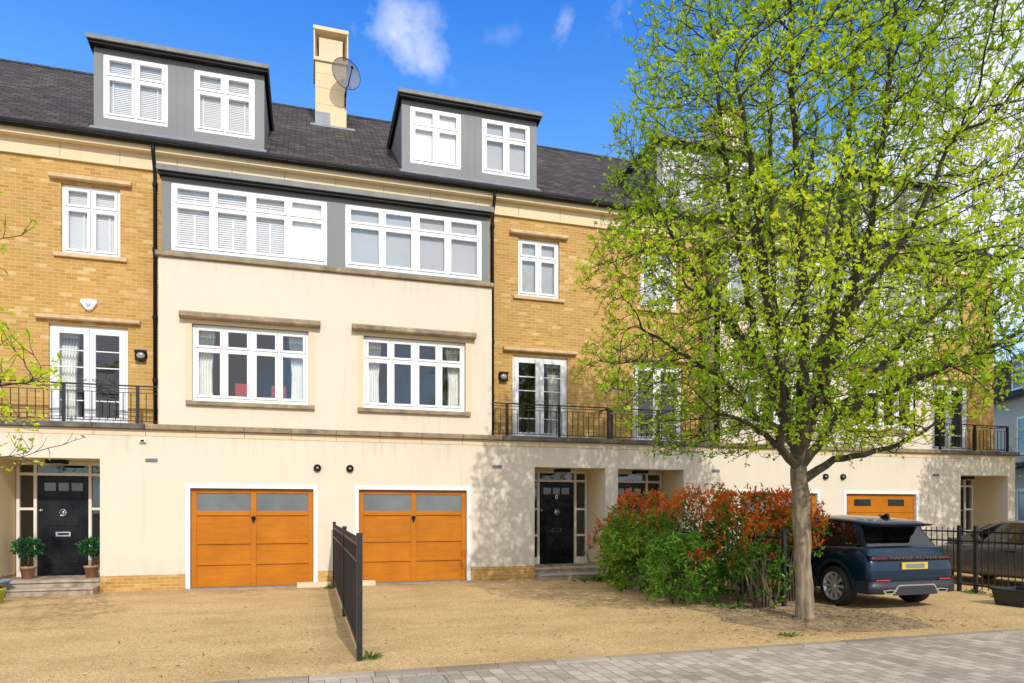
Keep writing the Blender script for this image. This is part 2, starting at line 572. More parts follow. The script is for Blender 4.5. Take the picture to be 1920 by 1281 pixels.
M['gravel'] = gravel_mat()
M['paver'] = brick_mat('grey_block_paving', ('Y', 'X'), 0.20, 0.145, 0.005,
                       [(0.0, (0.32, 0.262, 0.20)), (0.5, (0.42, 0.35, 0.275)), (1.0, (0.53, 0.455, 0.365))],
                       (0.16, 0.135, 0.105), rough=0.8, big=0.2, bstr=0.6)
M['kerb'] = brick_mat('granite_kerb_setts', ('X', 'Y'), 0.62, 0.5, 0.006,
                      [(0.0, (0.25, 0.20, 0.145)), (1.0, (0.42, 0.36, 0.28))], (0.13, 0.10, 0.06), offset=0.0, big=0.3)


def soil_mat():
    mt, t, p, o = new_mat('bare_soil')
    v = coords(t)
    n = noise_n(t, v, 3.2, 9, 0.75)
    n2 = noise_n(t, v, 60, 4, 0.75)
    c = ramp(t, n, [(0.3, (0.20, 0.135, 0.075)), (0.5, (0.40, 0.28, 0.15)), (0.66, (0.66, 0.47, 0.25))])
    c = mixc(t, 1.0, c, ramp(t, n2, [(0.3, (0.5, 0.5, 0.5)), (0.7, (1.3, 1.3, 1.25))]), 'MULTIPLY')
    t.links.new(c, p.inputs['Base Color'])
    p.inputs['Roughness'].default_value = 1.0
    bump(t, p, n2, 1.0, 0.02)
    return mt


M['soil'] = soil_mat()
M['asphalt'] = plain('far_ground', (0.10, 0.10, 0.09), 0.9, 0.3, 0.5)


def bark_mat(name, a, b, c3, young=False):
    mt, t, p, o = new_mat(name)
    v = coords(t)
    mp = nd(t, 'ShaderNodeMapping')
    mp.inputs['Scale'].default_value = (22, 22, 2.6)
    t.links.new(v, mp.inputs[0])
    n = noise_n(t, mp.outputs[0], 1.0, 8, 0.65)
    n2 = noise_n(t, v, 5, 5)
    c = ramp(t, n, [(0.32, a), (0.52, b), (0.75, c3)])
    c = mixc(t, 1.0, c, ramp(t, n2, [(0.3, (0.7, 0.72, 0.66)), (0.7, (1.15, 1.12, 1.05))]), 'MULTIPLY')
    if young:                                   # darker young bark, with shade on the limbs painted into the colour
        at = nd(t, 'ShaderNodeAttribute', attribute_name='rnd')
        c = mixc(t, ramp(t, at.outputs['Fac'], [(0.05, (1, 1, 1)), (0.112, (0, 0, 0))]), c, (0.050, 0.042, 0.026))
    t.links.new(c, p.inputs['Base Color'])
    p.inputs['Roughness'].default_value = 0.95
    bump(t, p, n, 0.9, 0.018)
    return mt


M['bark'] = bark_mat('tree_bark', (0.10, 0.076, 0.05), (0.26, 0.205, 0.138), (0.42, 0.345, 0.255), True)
M['stem'] = bark_mat('shrub_stem', (0.06, 0.045, 0.03), (0.16, 0.12, 0.075), (0.26, 0.2, 0.13))


def leaf_mat(name, stops, trans=0.45, rough=0.5):
    mt, t, p, o = new_mat(name)
    at = nd(t, 'ShaderNodeAttribute', attribute_name='rnd')
    c = ramp(t, at.outputs['Fac'], stops)
    t.links.new(c, p.inputs['Base Color'])
    p.inputs['Roughness'].default_value = rough
    p.inputs['Specular IOR Level'].default_value = 0.3
    tl = nd(t, 'ShaderNodeBsdfTranslucent')
    t.links.new(mixc(t, 1.0, c, (1.25, 1.2, 0.6), 'MULTIPLY'), tl.inputs[0])
    mx = nd(t, 'ShaderNodeMixShader')
    mx.inputs[0].default_value = trans
    t.links.new(p.outputs[0], mx.inputs[1])
    t.links.new(tl.outputs[0], mx.inputs[2])
    t.links.new(mx.outputs[0], o.inputs[0])
    return mt


M['springleaf'] = leaf_mat('spring_leaf', [(0, (0.24, 0.40, 0.015)), (0.5, (0.44, 0.62, 0.018)), (0.85, (0.63, 0.76, 0.03)), (1, (0.66, 0.74, 0.04))], 0.5)
M['shrubleaf'] = leaf_mat('photinia_leaf', [(0, (0.04, 0.11, 0.012)), (0.35, (0.10, 0.25, 0.02)), (0.60, (0.24, 0.42, 0.03)), (0.68, (0.46, 0.32, 0.03)), (0.76, (0.74, 0.22, 0.03)), (1, (0.80, 0.11, 0.03))], 0.35, 0.35)
M['brightleaf'] = leaf_mat('bright_shrub_leaf', [(0, (0.04, 0.12, 0.012)), (0.5, (0.12, 0.29, 0.025)), (0.62, (0.24, 0.44, 0.04)), (0.66, (0.28, 0.36, 0.05)), (0.70, (0.6, 0.06, 0.02)), (1, (0.55, 0.08, 0.03))], 0.3, 0.35)
M['ballleaf'] = leaf_mat('topiary_leaf', [(0, (0.012, 0.06, 0.02)), (0.6, (0.02, 0.12, 0.04)), (1, (0.06, 0.2, 0.05))], 0.2, 0.35)
M['weedleaf'] = leaf_mat('weed_leaf', [(0, (0.06, 0.13, 0.02)), (1, (0.16, 0.26, 0.04))], 0.3)
M['litter'] = leaf_mat('dry_leaf', [(0, (0.10, 0.06, 0.03)), (0.5, (0.22, 0.14, 0.07)), (1, (0.42, 0.32, 0.2))], 0.1, 0.9)


# ---------------------------------------------------------------- object helpers
def tag(o, label=None, cat=None, group=None, kind=None):
    if label:
        o['label'] = label
    if cat:
        o['category'] = cat
    if group:
        o['group'] = group
    if kind:
        o['kind'] = kind
    return o


def thing(name, label, cat, loc=(0, 0, 0), group=None):
    o = bpy.data.objects.new(name, None)
    COL.objects.link(o)
    o.location = loc
    o.empty_display_size = 0.2
    return tag(o, label, cat, group)


class MB:
    """collects shapes given in plain metres; X is mirrored/offset by (xc, m)"""

    def __init__(self, xc=0.0, m=1, org=(0, 0, 0), yc=0.0):
        self.v, self.f, self.mi, self.mats = [], [], [], []
        self.xc, self.m, self.org, self.yc = xc, m, org, yc
        self.cur = 0
        self.smooth = set()

    def mat(self, mt):
        if mt not in self.mats:
            self.mats.append(mt)
        self.cur = self.mats.index(mt)
        return self

    def face(self, pts, smooth=False):
        b = len(self.v)
        self.v += [(self.xc + self.m * p[0] - self.org[0], p[1] + self.yc - self.org[1], p[2] - self.org[2]) for p in pts]
        idx = list(range(b, b + len(pts)))
        if self.m < 0:
            idx.reverse()
        if smooth:
            self.smooth.add(len(self.f))
        self.f.append(idx)
        self.mi.append(self.cur)

    def box(self, x0, x1, y0, y1, z0, z1):
        a, b, c, d = (x0, y0, z0), (x1, y0, z0), (x1, y1, z0), (x0, y1, z0)
        e, f, g, h = (x0, y0, z1), (x1, y0, z1), (x1, y1, z1), (x0, y1, z1)
        for q in ((a, b, f, e), (b, c, g, f), (c, d, h, g), (d, a, e, h), (e, f, g, h), (d, c, b, a)):
            self.face(q)
        return self

    def bbox(self, x0, x1, y0, y1, z0, z1, r=0.01):
        """box whose front edges (y0 side) are chamfered"""
        a = [(x0, z0), (x1, z0), (x1, z1), (x0, z1)]
        b = [(x0 + r, z0 + r), (x1 - r, z0 + r), (x1 - r, z1 - r), (x0 + r, z1 - r)]
        self.face([(x, y0, z) for x, z in b])
        for i in range(4):
            j = (i + 1) % 4
            self.face([(a[i][0], y0 + r, a[i][1]), (a[j][0], y0 + r, a[j][1]), (b[j][0], y0, b[j][1]), (b[i][0], y0, b[i][1])])
            self.face([(a[i][0], y1, a[i][1]), (a[j][0], y1, a[j][1]), (a[j][0], y0 + r, a[j][1]), (a[i][0], y0 + r, a[i][1])])
        self.face([(x, y1, z) for x, z in reversed(a)])
        return self

    def prism_x(self, prof, x0, x1):
        """profile of (y, z) points swept along x"""
        n = len(prof)
        self.face([(x0, y, z) for y, z in prof])
        self.face([(x1, y, z) for y, z in reversed(prof)])
        for i in range(n):
            j = (i + 1) % n
            (ya, za), (yb, zb) = prof[i], prof[j]
            self.face([(x0, yb, zb), (x0, ya, za), (x1, ya, za), (x1, yb, zb)])
        return self

    def prism_y(self, prof, y0, y1):
        n = len(prof)
        self.face([(x, y0, z) for x, z in prof])
        self.face([(x, y1, z) for x, z in reversed(prof)])
        for i in range(n):
            j = (i + 1) % n
            (xa, za), (xb, zb) = prof[i], prof[j]
            self.face([(xb, y0, zb), (xa, y0, za), (xa, y1, za), (xb, y1, zb)])
        return self

    def tube(self, pts, rad, n=8, cap=True):
        pts = [Vector(p) for p in pts]
        if isinstance(rad, (int, float)):
            rad = [rad] * len(pts)
        rings = []
        for i, p in enumerate(pts):
            d = (pts[min(i + 1, len(pts) - 1)] - pts[max(i - 1, 0)]).normalized()
            u = d.cross(Vector((0, 0, 1)) if abs(d.z) < 0.9 else Vector((1, 0, 0))).normalized()
            w = d.cross(u)
            rings.append([p + (u * math.cos(2 * math.pi * k / n) + w * math.sin(2 * math.pi * k / n)) * rad[i] for k in range(n)])
        for a, b in zip(rings[:-1], rings[1:]):
            for k in range(n):
                l = (k + 1) % n
                self.face([a[k], a[l], b[l], b[k]], smooth=n > 4)
        if cap:
            self.face(list(reversed(rings[0])))
            self.face(rings[-1])
        return self

    def lathe(self, c, prof, axis='Z', n=20):
        """profile of (radius, height) revolved round an axis through c"""
        def pt(r, h, k):
            a = 2 * math.pi * k / n
            u, w = r * math.cos(a), r * math.sin(a)
            if axis == 'Z':
                return (c[0] + u, c[1] + w, c[2] + h)
            if axis == 'Y':
                return (c[0] + u, c[1] + h, c[2] - w)
            return (c[0] + h, c[1] + u, c[2] + w)
        for (r0, h0), (r1, h1) in zip(prof[:-1], prof[1:]):
            for k in range(n):
                if r0 < 1e-6:
                    self.face([pt(r0, h0, k), pt(r1, h1, k + 1), pt(r1, h1, k)], smooth=True)
                elif r1 < 1e-6:
                    self.face([pt(r0, h0, k), pt(r0, h0, k + 1), pt(r1, h1, k)], smooth=True)
                else:
                    self.face([pt(r0, h0, k), pt(r0, h0, k + 1), pt(r1, h1, k + 1), pt(r1, h1, k)], smooth=True)
        return self

    def wall(self, x0, x1, z0, z1, y0, y1, ops=()):
        """slab between y0 and y1 with rectangular openings, reveals included"""
        xs = sorted({x0, x1, *[o[0] for o in ops], *[o[1] for o in ops]})
        zs = sorted({z0, z1, *[o[2] for o in ops], *[o[3] for o in ops]})
        xs = [x for x in xs if x0 <= x <= x1]
        zs = [z for z in zs if z0 <= z <= z1]

        def solid(i, j):
            if i < 0 or j < 0 or i >= len(xs) - 1 or j >= len(zs) - 1:
                return False
            cx, cz = (xs[i] + xs[i + 1]) / 2, (zs[j] + zs[j + 1]) / 2
            return not any(o[0] < cx < o[1] and o[2] < cz < o[3] for o in ops)
        for i in range(len(xs) - 1):
            for j in range(len(zs) - 1):
                if not solid(i, j):
                    continue
                a, b, c, d = xs[i], xs[i + 1], zs[j], zs[j + 1]
                self.face([(a, y0, c), (b, y0, c), (b, y0, d), (a, y0, d)])
                self.face([(b, y1, c), (a, y1, c), (a, y1, d), (b, y1, d)])
                if not solid(i - 1, j):
                    self.face([(a, y1, c), (a, y0, c), (a, y0, d), (a, y1, d)])
                if not solid(i + 1, j):
                    self.face([(b, y0, c), (b, y1, c), (b, y1, d), (b, y0, d)])
                if not solid(i, j - 1):
                    self.face([(a, y1, c), (b, y1, c), (b, y0, c), (a, y0, c)])
                if not solid(i, j + 1):
                    self.face([(a, y0, d), (b, y0, d), (b, y1, d), (a, y1, d)])
        return self

    def build(self, name, parent=None, merge=False):
        me = bpy.data.meshes.new(name)
        me.from_pydata(self.v, [], self.f)
        for mt in self.mats:
            me.materials.append(mt)
        me.polygons.foreach_set('material_index', self.mi)
        if self.smooth:
            sm = [i in self.smooth for i in range(len(self.f))]
            me.polygons.foreach_set('use_smooth', sm)
        if merge or self.smooth:
            bm = bmesh.new()
            bm.from_mesh(me)
            bmesh.ops.remove_doubles(bm, verts=bm.verts, dist=1e-5)
            bm.to_mesh(me)
            bm.free()
        me.update()
        o = bpy.data.objects.new(name, me)
        COL.objects.link(o)
        if parent:
            o.parent = parent
        return o


def raw_mesh(name, v, f, mats, parent=None, rnd=None, smooth=False, loc=None):
    me = bpy.data.meshes.new(name)
    v = np.asarray(v, dtype=np.float32)
    f = np.asarray(f, dtype=np.int32)
    k = f.shape[1]
    me.vertices.add(len(v))
    me.vertices.foreach_set('co', v.ravel())
    me.loops.add(f.size)
    me.loops.foreach_set('vertex_index', f.ravel())
    me.polygons.add(len(f))
    me.polygons.foreach_set('loop_start', np.arange(0, f.size, k, dtype=np.int32))
    try:
        me.polygons.foreach_set('loop_total', np.full(len(f), k, dtype=np.int32))
    except Exception:
        pass
    for mt in mats:
        me.materials.append(mt)
    if smooth:
        me.polygons.foreach_set('use_smooth', np.ones(len(f), dtype=bool))
    me.update(calc_edges=True)
    if rnd is not None:
        a = me.attributes.new('rnd', 'FLOAT', 'POINT')
        a.data.foreach_set('value', np.asarray(rnd, dtype=np.float32))
    me.validate()
    o = bpy.data.objects.new(name, me)
    COL.objects.link(o)
    if parent:
        o.parent = parent
    if loc is not None:
        o.location = loc
    return o


def link_copy(src, parent, loc=None, rot=None, scale=None):
    c = src.copy()
    COL.objects.link(c)
    c.parent = parent
    if loc is not None:
        c.location = loc
    if rot is not None:
        c.rotation_euler = rot
    if scale is not None:
        c.scale = scale
    return c


# ---------------------------------------------------------------- ground
def sheet(name, pts, z, mt, t=0.0, lab=None):
    b = MB()
    b.mat(mt)
    b.face([(x, y, z) for x, y in pts])
    o = b.build(name)
    o['kind'] = 'structure'
    return o


sheet('ground', [(-400, -400), (400, -400), (400, 600), (-400, 600)], -0.03, M['asphalt'])
sheet('road', [(-60, -6), (70, -6), (70, 6.70), (-60, 6.90)], -0.012, M['paver'])
sheet('driveway', [(-40, 6.95), (70, 6.70), (70, 17.0), (-40, 17.0)], 0.0, M['gravel'])
kb = MB()
kb.mat(M['kerb'])
kb.face([(-60, 6.83, 0.012), (70, 6.60, 0.012), (70, 6.72, 0.012), (-60, 6.97, 0.012)])
kb.face([(-60, 6.83, -0.03), (70, 6.60, -0.03), (70, 6.60, 0.012), (-60, 6.83, 0.012)])
kb.face([(70, 6.72, 0.012), (70, 6.72, -0.03), (-60, 6.97, -0.03), (-60, 6.97, 0.012)])
tag(kb.build('kerb'), kind='structure')

# bare earth round the tree: irregular mound
vv, ff = [(7.2, 9.4, 0.045)], []
N = 72
for ring in range(1, 7):
    for k in range(N):
        a = 2 * math.pi * k / N
        ca, sa = math.cos(a), math.sin(a)
        rx = 1.25 if ca > 0 else 1.45
        ry = 5.2 if sa > 0 else 2.28
        q = ring / 6
        wob = 1 + 0.30 * noise.noise(Vector((ca * 2.2, sa * 2.2, 3.3))) + 0.22 * noise.noise(Vector((ca * 7, sa * 7, 1.3)))
        if sa < 0:
            wob = min(wob, 1.02)
        x, y = 7.2 + rx * ca * q * wob, 9.4 + ry * sa * q * wob
        if sa < 0:
            x += 0.5 * q * -sa * (1 if ca > 0 else -0.5)
        z = 0.045 * (1 - q ** 2) + 0.004 + 0.025 * (1 - q) * noise.noise(Vector((x * 3, y * 3, 0)))
        vv.append((x, y, max(z, 0.004)))
for k in range(N):
    ff.append((0, 1 + k, 1 + (k + 1) % N))
for ring in range(1, 6):
    for k in range(N):
        a0 = 1 + (ring - 1) * N
        a1 = 1 + ring * N
        ff.append((a0 + k, a1 + k, a1 + (k + 1) % N))
        ff.append((a0 + k, a1 + (k + 1) % N, a0 + (k + 1) % N))
bed = raw_mesh('soil_bed', vv, ff, [M['soil']], smooth=True)
bed['kind'] = 'structure'


# ---------------------------------------------------------------- leaves
def leaf_arrays(c, d, n, size, width=0.42, fold=0.15, curl=0.0):
    """c: base, d: unit direction, n: rough normal, size: length -> 4 verts, 2 tris each"""
    side = np.cross(d, n)
    side /= np.linalg.norm(side, axis=1, keepdims=True) + 1e-9
    nn = np.cross(side, d)
    s = size[:, None]
    base = c
    l = c + d * s * 0.45 + side * s * width * 0.5 + nn * s * fold
    r = c + d * s * 0.45 - side * s * width * 0.5 + nn * s * fold
    tip = c + d * s - nn * s * curl
    v = np.stack([base, l, tip, r], 1).reshape(-1, 3)
    k = np.arange(len(c)) * 4
    f = np.stack([np.stack([k, k + 1, k + 2], 1), np.stack([k, k + 2, k + 3], 1)], 1).reshape(-1, 3)
    return v, f


def unit(a):
    return a / (np.linalg.norm(a, axis=-1, keepdims=True) + 1e-9)


def rand_dirs(n):
    return unit(rng.normal(size=(n, 3)))


# ---------------------------------------------------------------- trees
def grow_tree(base, limbs, env, nattr, step, infl, kill, iters=90, girth=0.0):
    """space colonisation from hand-laid limbs; returns node positions, parents"""
    pos, par, minr = [], [], {}

    def add(p, q):
        pos.append(np.array(p, float))
        par.append(q)
        return len(pos) - 1
    for poly in limbs:
        p0 = np.array(poly[0], float)
        if not pos:
            last = add(p0, -1)
        else:
            last = int(np.argmin([np.sum((q - p0) ** 2) for q in pos]))
        first_limb = not minr and len(pos) == 1
        tot = len(poly) - 1
        for pi_, p in enumerate(poly[1:]):
            p = np.array(p, float)
            a = pos[last]
            n = max(1, int(np.linalg.norm(p - a) / step))
            st = a.copy()
            for k in range(1, n + 1):
                jit = rng.normal(size=3) * 0.012
                last = add(st + (p - st) * k / n + (jit if k < n else 0), last)
                if not first_limb:
                    minr[last] = girth * (1 - 0.75 * (pi_ + k / n) / tot)
    A = env(nattr)
    near = np.full(len(A), -1)
    nd2 = np.full(len(A), 1e9)
    done = 0
    for it in range(iters):
        P = np.array(pos[done:])
        if len(P) and len(A):
            d = (A * A).sum(1)[:, None] + (P * P).sum(1)[None] - 2 * A @ P.T
            j = d.argmin(1)
            dm = d[np.arange(len(A)), j]
            upd = dm < nd2
            nd2[upd] = dm[upd]
            near[upd] = j[upd] + done
        done = len(pos)
        keep = nd2 > kill ** 2
        A, near, nd2 = A[keep], near[keep], nd2[keep]
        if not len(A):
            break
        act = nd2 < infl ** 2
        if not act.any():
            break
        PP = np.array(pos)
        acc = {}
        dirs = unit(A[act] - PP[near[act]])
        for n_, dv in zip(near[act], dirs):
            acc.setdefault(int(n_), []).append(dv)
        new = 0
        for n_, dl in acc.items():
            dv = np.mean(dl, 0) + rng.normal(size=3) * 0.16 + np.array([0, 0, 0.10])
            if par[n_] >= 0:
                dv = dv + 0.55 * unit(pos[n_] - pos[par[n_]])
            dv = dv / (np.linalg.norm(dv) + 1e-9)
            q = pos[n_] + dv * step
            add(q, n_)
            new += 1
        if not new:
            break
    grow_tree.minr = minr
    return np.array(pos), np.array(par)


def tree_meshes(name, parent, pos, par, trunk_r, tip_r=0.004, expo=2.5, twig_p=0.9, leaf_n=7, leaf_s=0.06, twig_len=(0.10, 0.28), leafmat=None, low=0.0, flare=True):
    n = len(pos)
    kids = [[] for _ in range(n)]
    for i, p in enumerate(par):
        if p >= 0:
            kids[p].append(i)
    rad = np.zeros(n)
    for i in range(n - 1, -1, -1):
        if kids[i]:
            rad[i] = sum(rad[k] ** expo for k in kids[i]) ** (1 / expo)
        else:
            rad[i] = tip_r
    sc = math.log(trunk_r / tip_r) / math.log(rad[0] / tip_r)
    rad = tip_r * (rad / tip_r) ** sc
    for i, q in grow_tree.minr.items():
        rad[i] = max(rad[i], q)
    V, F, RR, off = [], [], [], 0

    def tube(pts, rr, sides):
        nonlocal off
        pts = np.array(pts)
        d = np.gradient(pts, axis=0) if len(pts) > 1 else np.array([[0, 0, 1.0]])
        d = unit(d)
        ref = np.where(np.abs(d[:, 2:3]) < 0.95, np.array([[0, 0, 1.0]]), np.array([[1.0, 0, 0]]))
        u = unit(np.cross(d, ref))
        for i in range(1, len(u)):                 # carry the frame along to avoid twist
            t_ = u[i - 1] - d[i] * np.dot(u[i - 1], d[i])
            u[i] = t_ / (np.linalg.norm(t_) + 1e-9)
        w = np.cross(d, u)
        a = np.arange(sides) * 2 * math.pi / sides
        ring = pts[:, None, :] + (u[:, None, :] * np.cos(a)[None, :, None] + w[:, None, :] * np.sin(a)[None, :, None]) * np.array(rr)[:, None, None]
        V.append(ring.reshape(-1, 3))
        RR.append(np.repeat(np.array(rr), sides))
        for i in range(len(pts) - 1):
            for k in range(sides):
                l = (k + 1) % sides
                F.append((off + i * sides + k, off + i * sides + l, off + (i + 1) * sides + l, off + (i + 1) * sides + k))
        off += len(pts) * sides
    stack = [(0, -1)]
    while stack:
        i, frm = stack.pop()
        chain = [i] if frm < 0 else [frm, i]
        rr = [rad[i]] if frm < 0 else [min(rad[frm], rad[i] * 1.15), rad[i]]
        c = i
        while kids[c]:
            ks = sorted(kids[c], key=lambda k: -rad[k])
            for k in ks[1:]:
                stack.append((k, c))
            c = ks[0]
            chain.append(c)
            rr.append(rad[c])
        P = pos[chain].copy()
        if frm < 0 and flare:
            for q in range(len(P)):
                h = P[q][2] - pos[0][2]
                rr[q] *= 1 + 0.34 * math.exp(-h / 0.14) + 0.03 * math.sin(h * 5)
        if len(P) > 1:
            tube(P, rr, 14 if rr[0] > 0.09 else 8 if rr[0] > 0.03 else 5 if rr[0] > 0.012 else 3)
    # twigs and leaves
    LC, LD, LS, LR = [], [], [], []
    cand = [i for i in range(n) if rad[i] < 0.013 and pos[i][2] > low]
    ctr = pos[cand].mean(0)
    for i in cand:
        tipn = not kids[i]
        cnt = 2 if tipn else int(twig_p) + (1 if rng.random() < twig_p % 1 else 0)
        dpar = unit(pos[i] - pos[par[i]])
        for q in range(cnt):
            L = rng.uniform(*twig_len)
            if tipn and q == 0:
                dv = dpar + rng.normal(size=3) * 0.2 + np.array([0, 0, 0.2])
            else:
                dv = dpar * 0.5 + rng.normal(size=3) * 0.6 + 0.25 * unit(pos[i] - ctr) + np.array([0, 0, 0.35])
            dv = unit(dv)
            mid = pos[i] + dv * L * 0.5 + rng.normal(size=3) * 0.012
            end = pos[i] + dv * L + np.array([0, 0, 0.03])
            tube([pos[i], mid, end], [0.004, 0.0032, 0.002], 3)
            vig = (0.35 if pos[i][2] < 3.1 else 1.0) * 0.55 + 0.9 * max(0.0, noise.noise(Vector(pos[i] * 0.9)) + 0.35)
            k = max(1, int(leaf_n * vig * rng.uniform(0.6, 1.3)))
            tt = np.concatenate([np.ones(max(1, k // 2)), rng.uniform(0.3, 1, k - k // 2)]) if k > 1 else np.ones(1)
            for t_ in tt:
                LC.append(pos[i] + dv * L * t_ + np.array([0, 0, 0.03 * t_]))
                LD.append(unit(dv * 0.6 + rng.normal(size=3) * 0.65 + np.array([0, 0, 0.35])))
                LS.append(leaf_s * rng.uniform(0.55, 1.25))
                LR.append(np.clip(0.45 + 0.9 * noise.noise(Vector(pos[i] * 0.55)) + rng.normal() * 0.16, 0, 1))
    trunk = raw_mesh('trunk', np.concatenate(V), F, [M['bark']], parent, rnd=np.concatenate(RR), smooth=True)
    LC, LD, LS, LR = map(np.array, (LC, LD, LS, LR))
    v, f = leaf_arrays(LC, LD, unit(rand_dirs(len(LC)) * 0.8 + np.array([0.05, -0.45, 0.5])), LS, 0.55, 0.12, 0.05)
    crown = raw_mesh('crown', v, f, [leafmat or M['springleaf']], parent, rnd=np.repeat(LR, 4))
    print(name, 'nodes', n, 'leaves', len(LC))
    return trunk, crown


def big_tree_limbs():
    K = 0.0077

    def P(px, py, dy=0.0):
        return ((px - 1497) * K, dy, 1.6 + (957 - py) * K)
    L = [[(0.05, 0, -0.1), (0.03, 0, 0.4), (0.0, 0, 1.2), P(1489, 905), P(1488, 880)],
         [P(1488, 880), P(1478, 820, .02), P(1466, 760, .06), P(1458, 700, .1), P(1444, 600, .2), P(1430, 480, .35), P(1420, 330, .5)],
         [P(1488, 880), P(1484, 820, -.03), P(1482, 740, -.08), P(1484, 640, -.12), P(1490, 500, -.1)],
         [P(1489, 860, -.02), P(1512, 790, -.05), P(1545, 660, .0), P(1585, 480, .1), P(1620, 280, .2), P(1655, 60, .3)],
         [P(1488, 845, .02), P(1462, 770, .15), P(1425, 650, .25), P(1385, 460, .3), P(1355, 260, .35), P(1335, 70, .35)],
         [P(1487, 850, -.04), P(1478, 780, -.25), P(1450, 640, -.5), P(1415, 470, -.7), P(1390, 270, -.8), P(1385, 80, -.8)],
         [P(1488, 850, -.04), P(1500, 770, -.28), P(1525, 640, -.55), P(1550, 470, -.8), P(1570, 270, -.95), P(1580, 80, -1.0)],
         [P(1487, 840, .05), P(1490, 760, .35), P(1500, 620, .6), P(1510, 430, .8), P(1515, 230, .9), P(1510, 40, .9)],
         [P(1488, 890), P(1506, 850, -.1), P(1526, 815, -.2), P(1545, 770, -.3), P(1610, 700, -.5), P(1660, 640, -.6), P(1760, 560, -.75), P(1840, 480, -.8)],
         [P(1489, 898), P(1520, 882, -.1), P(1545, 862, -.2), P(1590, 855, -.4), P(1650, 836, -.55), P(1720, 795, -.7)],
         [P(1486, 885), P(1462, 862, -.05), P(1430, 840, -.15), P(1390, 826, -.3), P(1330, 806, -.5), P(1250, 795, -.7)],
         [P(1480, 835), P(1450, 805, .05), P(1425, 790, .1), P(1395, 785, .1), P(1372, 750, .1), P(1330, 722, 0), P(1250, 690, -.1), P(1150, 650, -.2)],
         [P(1474, 800), P(1440, 745, -.1), P(1420, 715, -.2), P(1370, 690, -.35), P(1290, 640, -.6), P(1190, 600, -.8)],
         [P(1483, 800), P(1500, 780, -.1), P(1525, 755, -.1), P(1535, 700, -.1), P(1560, 640, -.1), P(1600, 540, 0), P(1640, 420, .1)],
         [P(1530, 805, -.2), P(1545, 740, -.05), P(1570, 690, .2), P(1640, 560, .6), P(1720, 400, 1.0)],
         [P(1470, 770, .05), P(1470, 700, .5), P(1450, 620, 1.0), P(1440, 520, 1.6)],
         [P(1484, 780), P(1488, 700, -.5), P(1480, 620, -1.0), P(1470, 500, -1.5)],
         [P(1484, 700, -.1), P(1530, 600, -.7), P(1590, 480, -1.2), P(1640, 330, -1.5)],
         [P(1462, 740, .1), P(1400, 600, .6), P(1330, 470, 1.0), P(1280, 340, 1.2)],
         [P(1446, 610, .2), P(1380, 500, -.3), P(1310, 380, -.8), P(1260, 260, -1.0)],
         [P(1485, 620, -.1), P(1530, 480, .4), P(1590, 300, .8), P(1630, 150, .9)],
         [P(1436, 830, -.15), P(1400, 800, -.6), P(1330, 770, -1.2), P(1280, 735, -1.6)],
         [P(1540, 780, -.3), P(1600, 740, -.9), P(1690, 690, -1.5), P(1790, 640, -1.9)],
         ]
    return L


def big_env(n):
    """points inside the crown: radius by height, hollow towards the axis, uneven outline"""
    zs = np.array([2.4, 3.2, 3.9, 4.6, 5.6, 6.6, 7.6, 8.6, 9.4, 10.0])
    rl = np.array([2.2, 2.8, 3.25, 3.3, 3.0, 2.85, 2.45, 2.15, 1.6, 0.5])
    rr = np.array([1.7, 2.6, 3.6, 4.1, 4.2, 4.1, 3.7, 3.2, 2.3, 0.8])
    out_ = []
    while len(out_) < n:
        z = rng.uniform(2.4, 10.0)
        a = rng.uniform(0, 2 * math.pi)
        q = math.sqrt(rng.uniform(0.03, 1))
        ca, sa = math.cos(a), math.sin(a)
        L_, R_ = np.interp(z, zs, rl), np.interp(z, zs, rr)
        rx = R_ if ca > 0 else L_
        ry = 0.5 * (L_ + R_) * 0.92
        wob = 1 + 0.28 * noise.noise(Vector((ca * 1.5, sa * 1.5, z * 0.8)))
        p = np.array([rx * ca * q * wob, ry * sa * q * wob, z])
        dens = noise.noise(Vector(p * 0.75)) + 0.62
        if z < 3.3:
            dens *= 0.75
        if rng.random() < dens:
            out_.append(p)
    return np.array(out_)


TREE_LOC = (6.83, 8.24, 0)
tr = thing('street_tree', 'large spreading tree in fresh lime green leaf rising from bare soil beside the red hedge', 'tree', TREE_LOC, 'trees along the kerb')
pos, par = grow_tree((0, 0, 0), big_tree_limbs(), big_env, 17000, 0.105, 0.85, 0.175, girth=0.072)
t_trunk, t_crown = tree_meshes('street_tree', tr, pos, par, 0.118, expo=2.15, leaf_n=7, leaf_s=0.066, twig_p=1.0, twig_len=(0.08, 0.24))
t2 = thing('street_tree', 'leafy tree beyond the right edge casting branch shadows on the end house', 'tree', (20.6, 8.3, 0), 'trees along the kerb')
for s_ in (t_trunk, t_crown):
    link_copy(s_, t2, rot=(0, 0, R(140)))

# sparse young tree at the left edge
tl = thing('young_tree', 'young sparsely leafed tree whose twigs reach in at the left edge of the picture', 'tree', (-5.2, 7.9, 0), 'trees along the kerb')
lims = [[(0, 0, -0.1), (0, 0, 1.0), (0.03, 0, 1.9)],
        [(0.03, 0, 1.9), (0.4, -.1, 2.1), (1.1, -.15, 2.15), (1.9, -.15, 2.08), (2.5, -.1, 2.12), (2.85, -.1, 2.25)],
        [(0.03, 0, 1.9), (0.02, 0, 2.8), (0.05, 0, 4.2), (0.0, 0, 5.6)],
        [(0.02, 0, 2.4), (0.6, 0.1, 2.9), (1.3, .1, 2.75), (2.0, .1, 2.75), (2.6, .1, 2.95)],
        [(0.05, 0, 3.4), (0.7, -.2, 3.9), (1.5, -.1, 4.0), (2.1, -.1, 4.1), (2.5, -.1, 4.3)],
        [(0.02, 0, 2.6), (-.7, 0.2, 3.2), (-1.4, .3, 3.9)]]


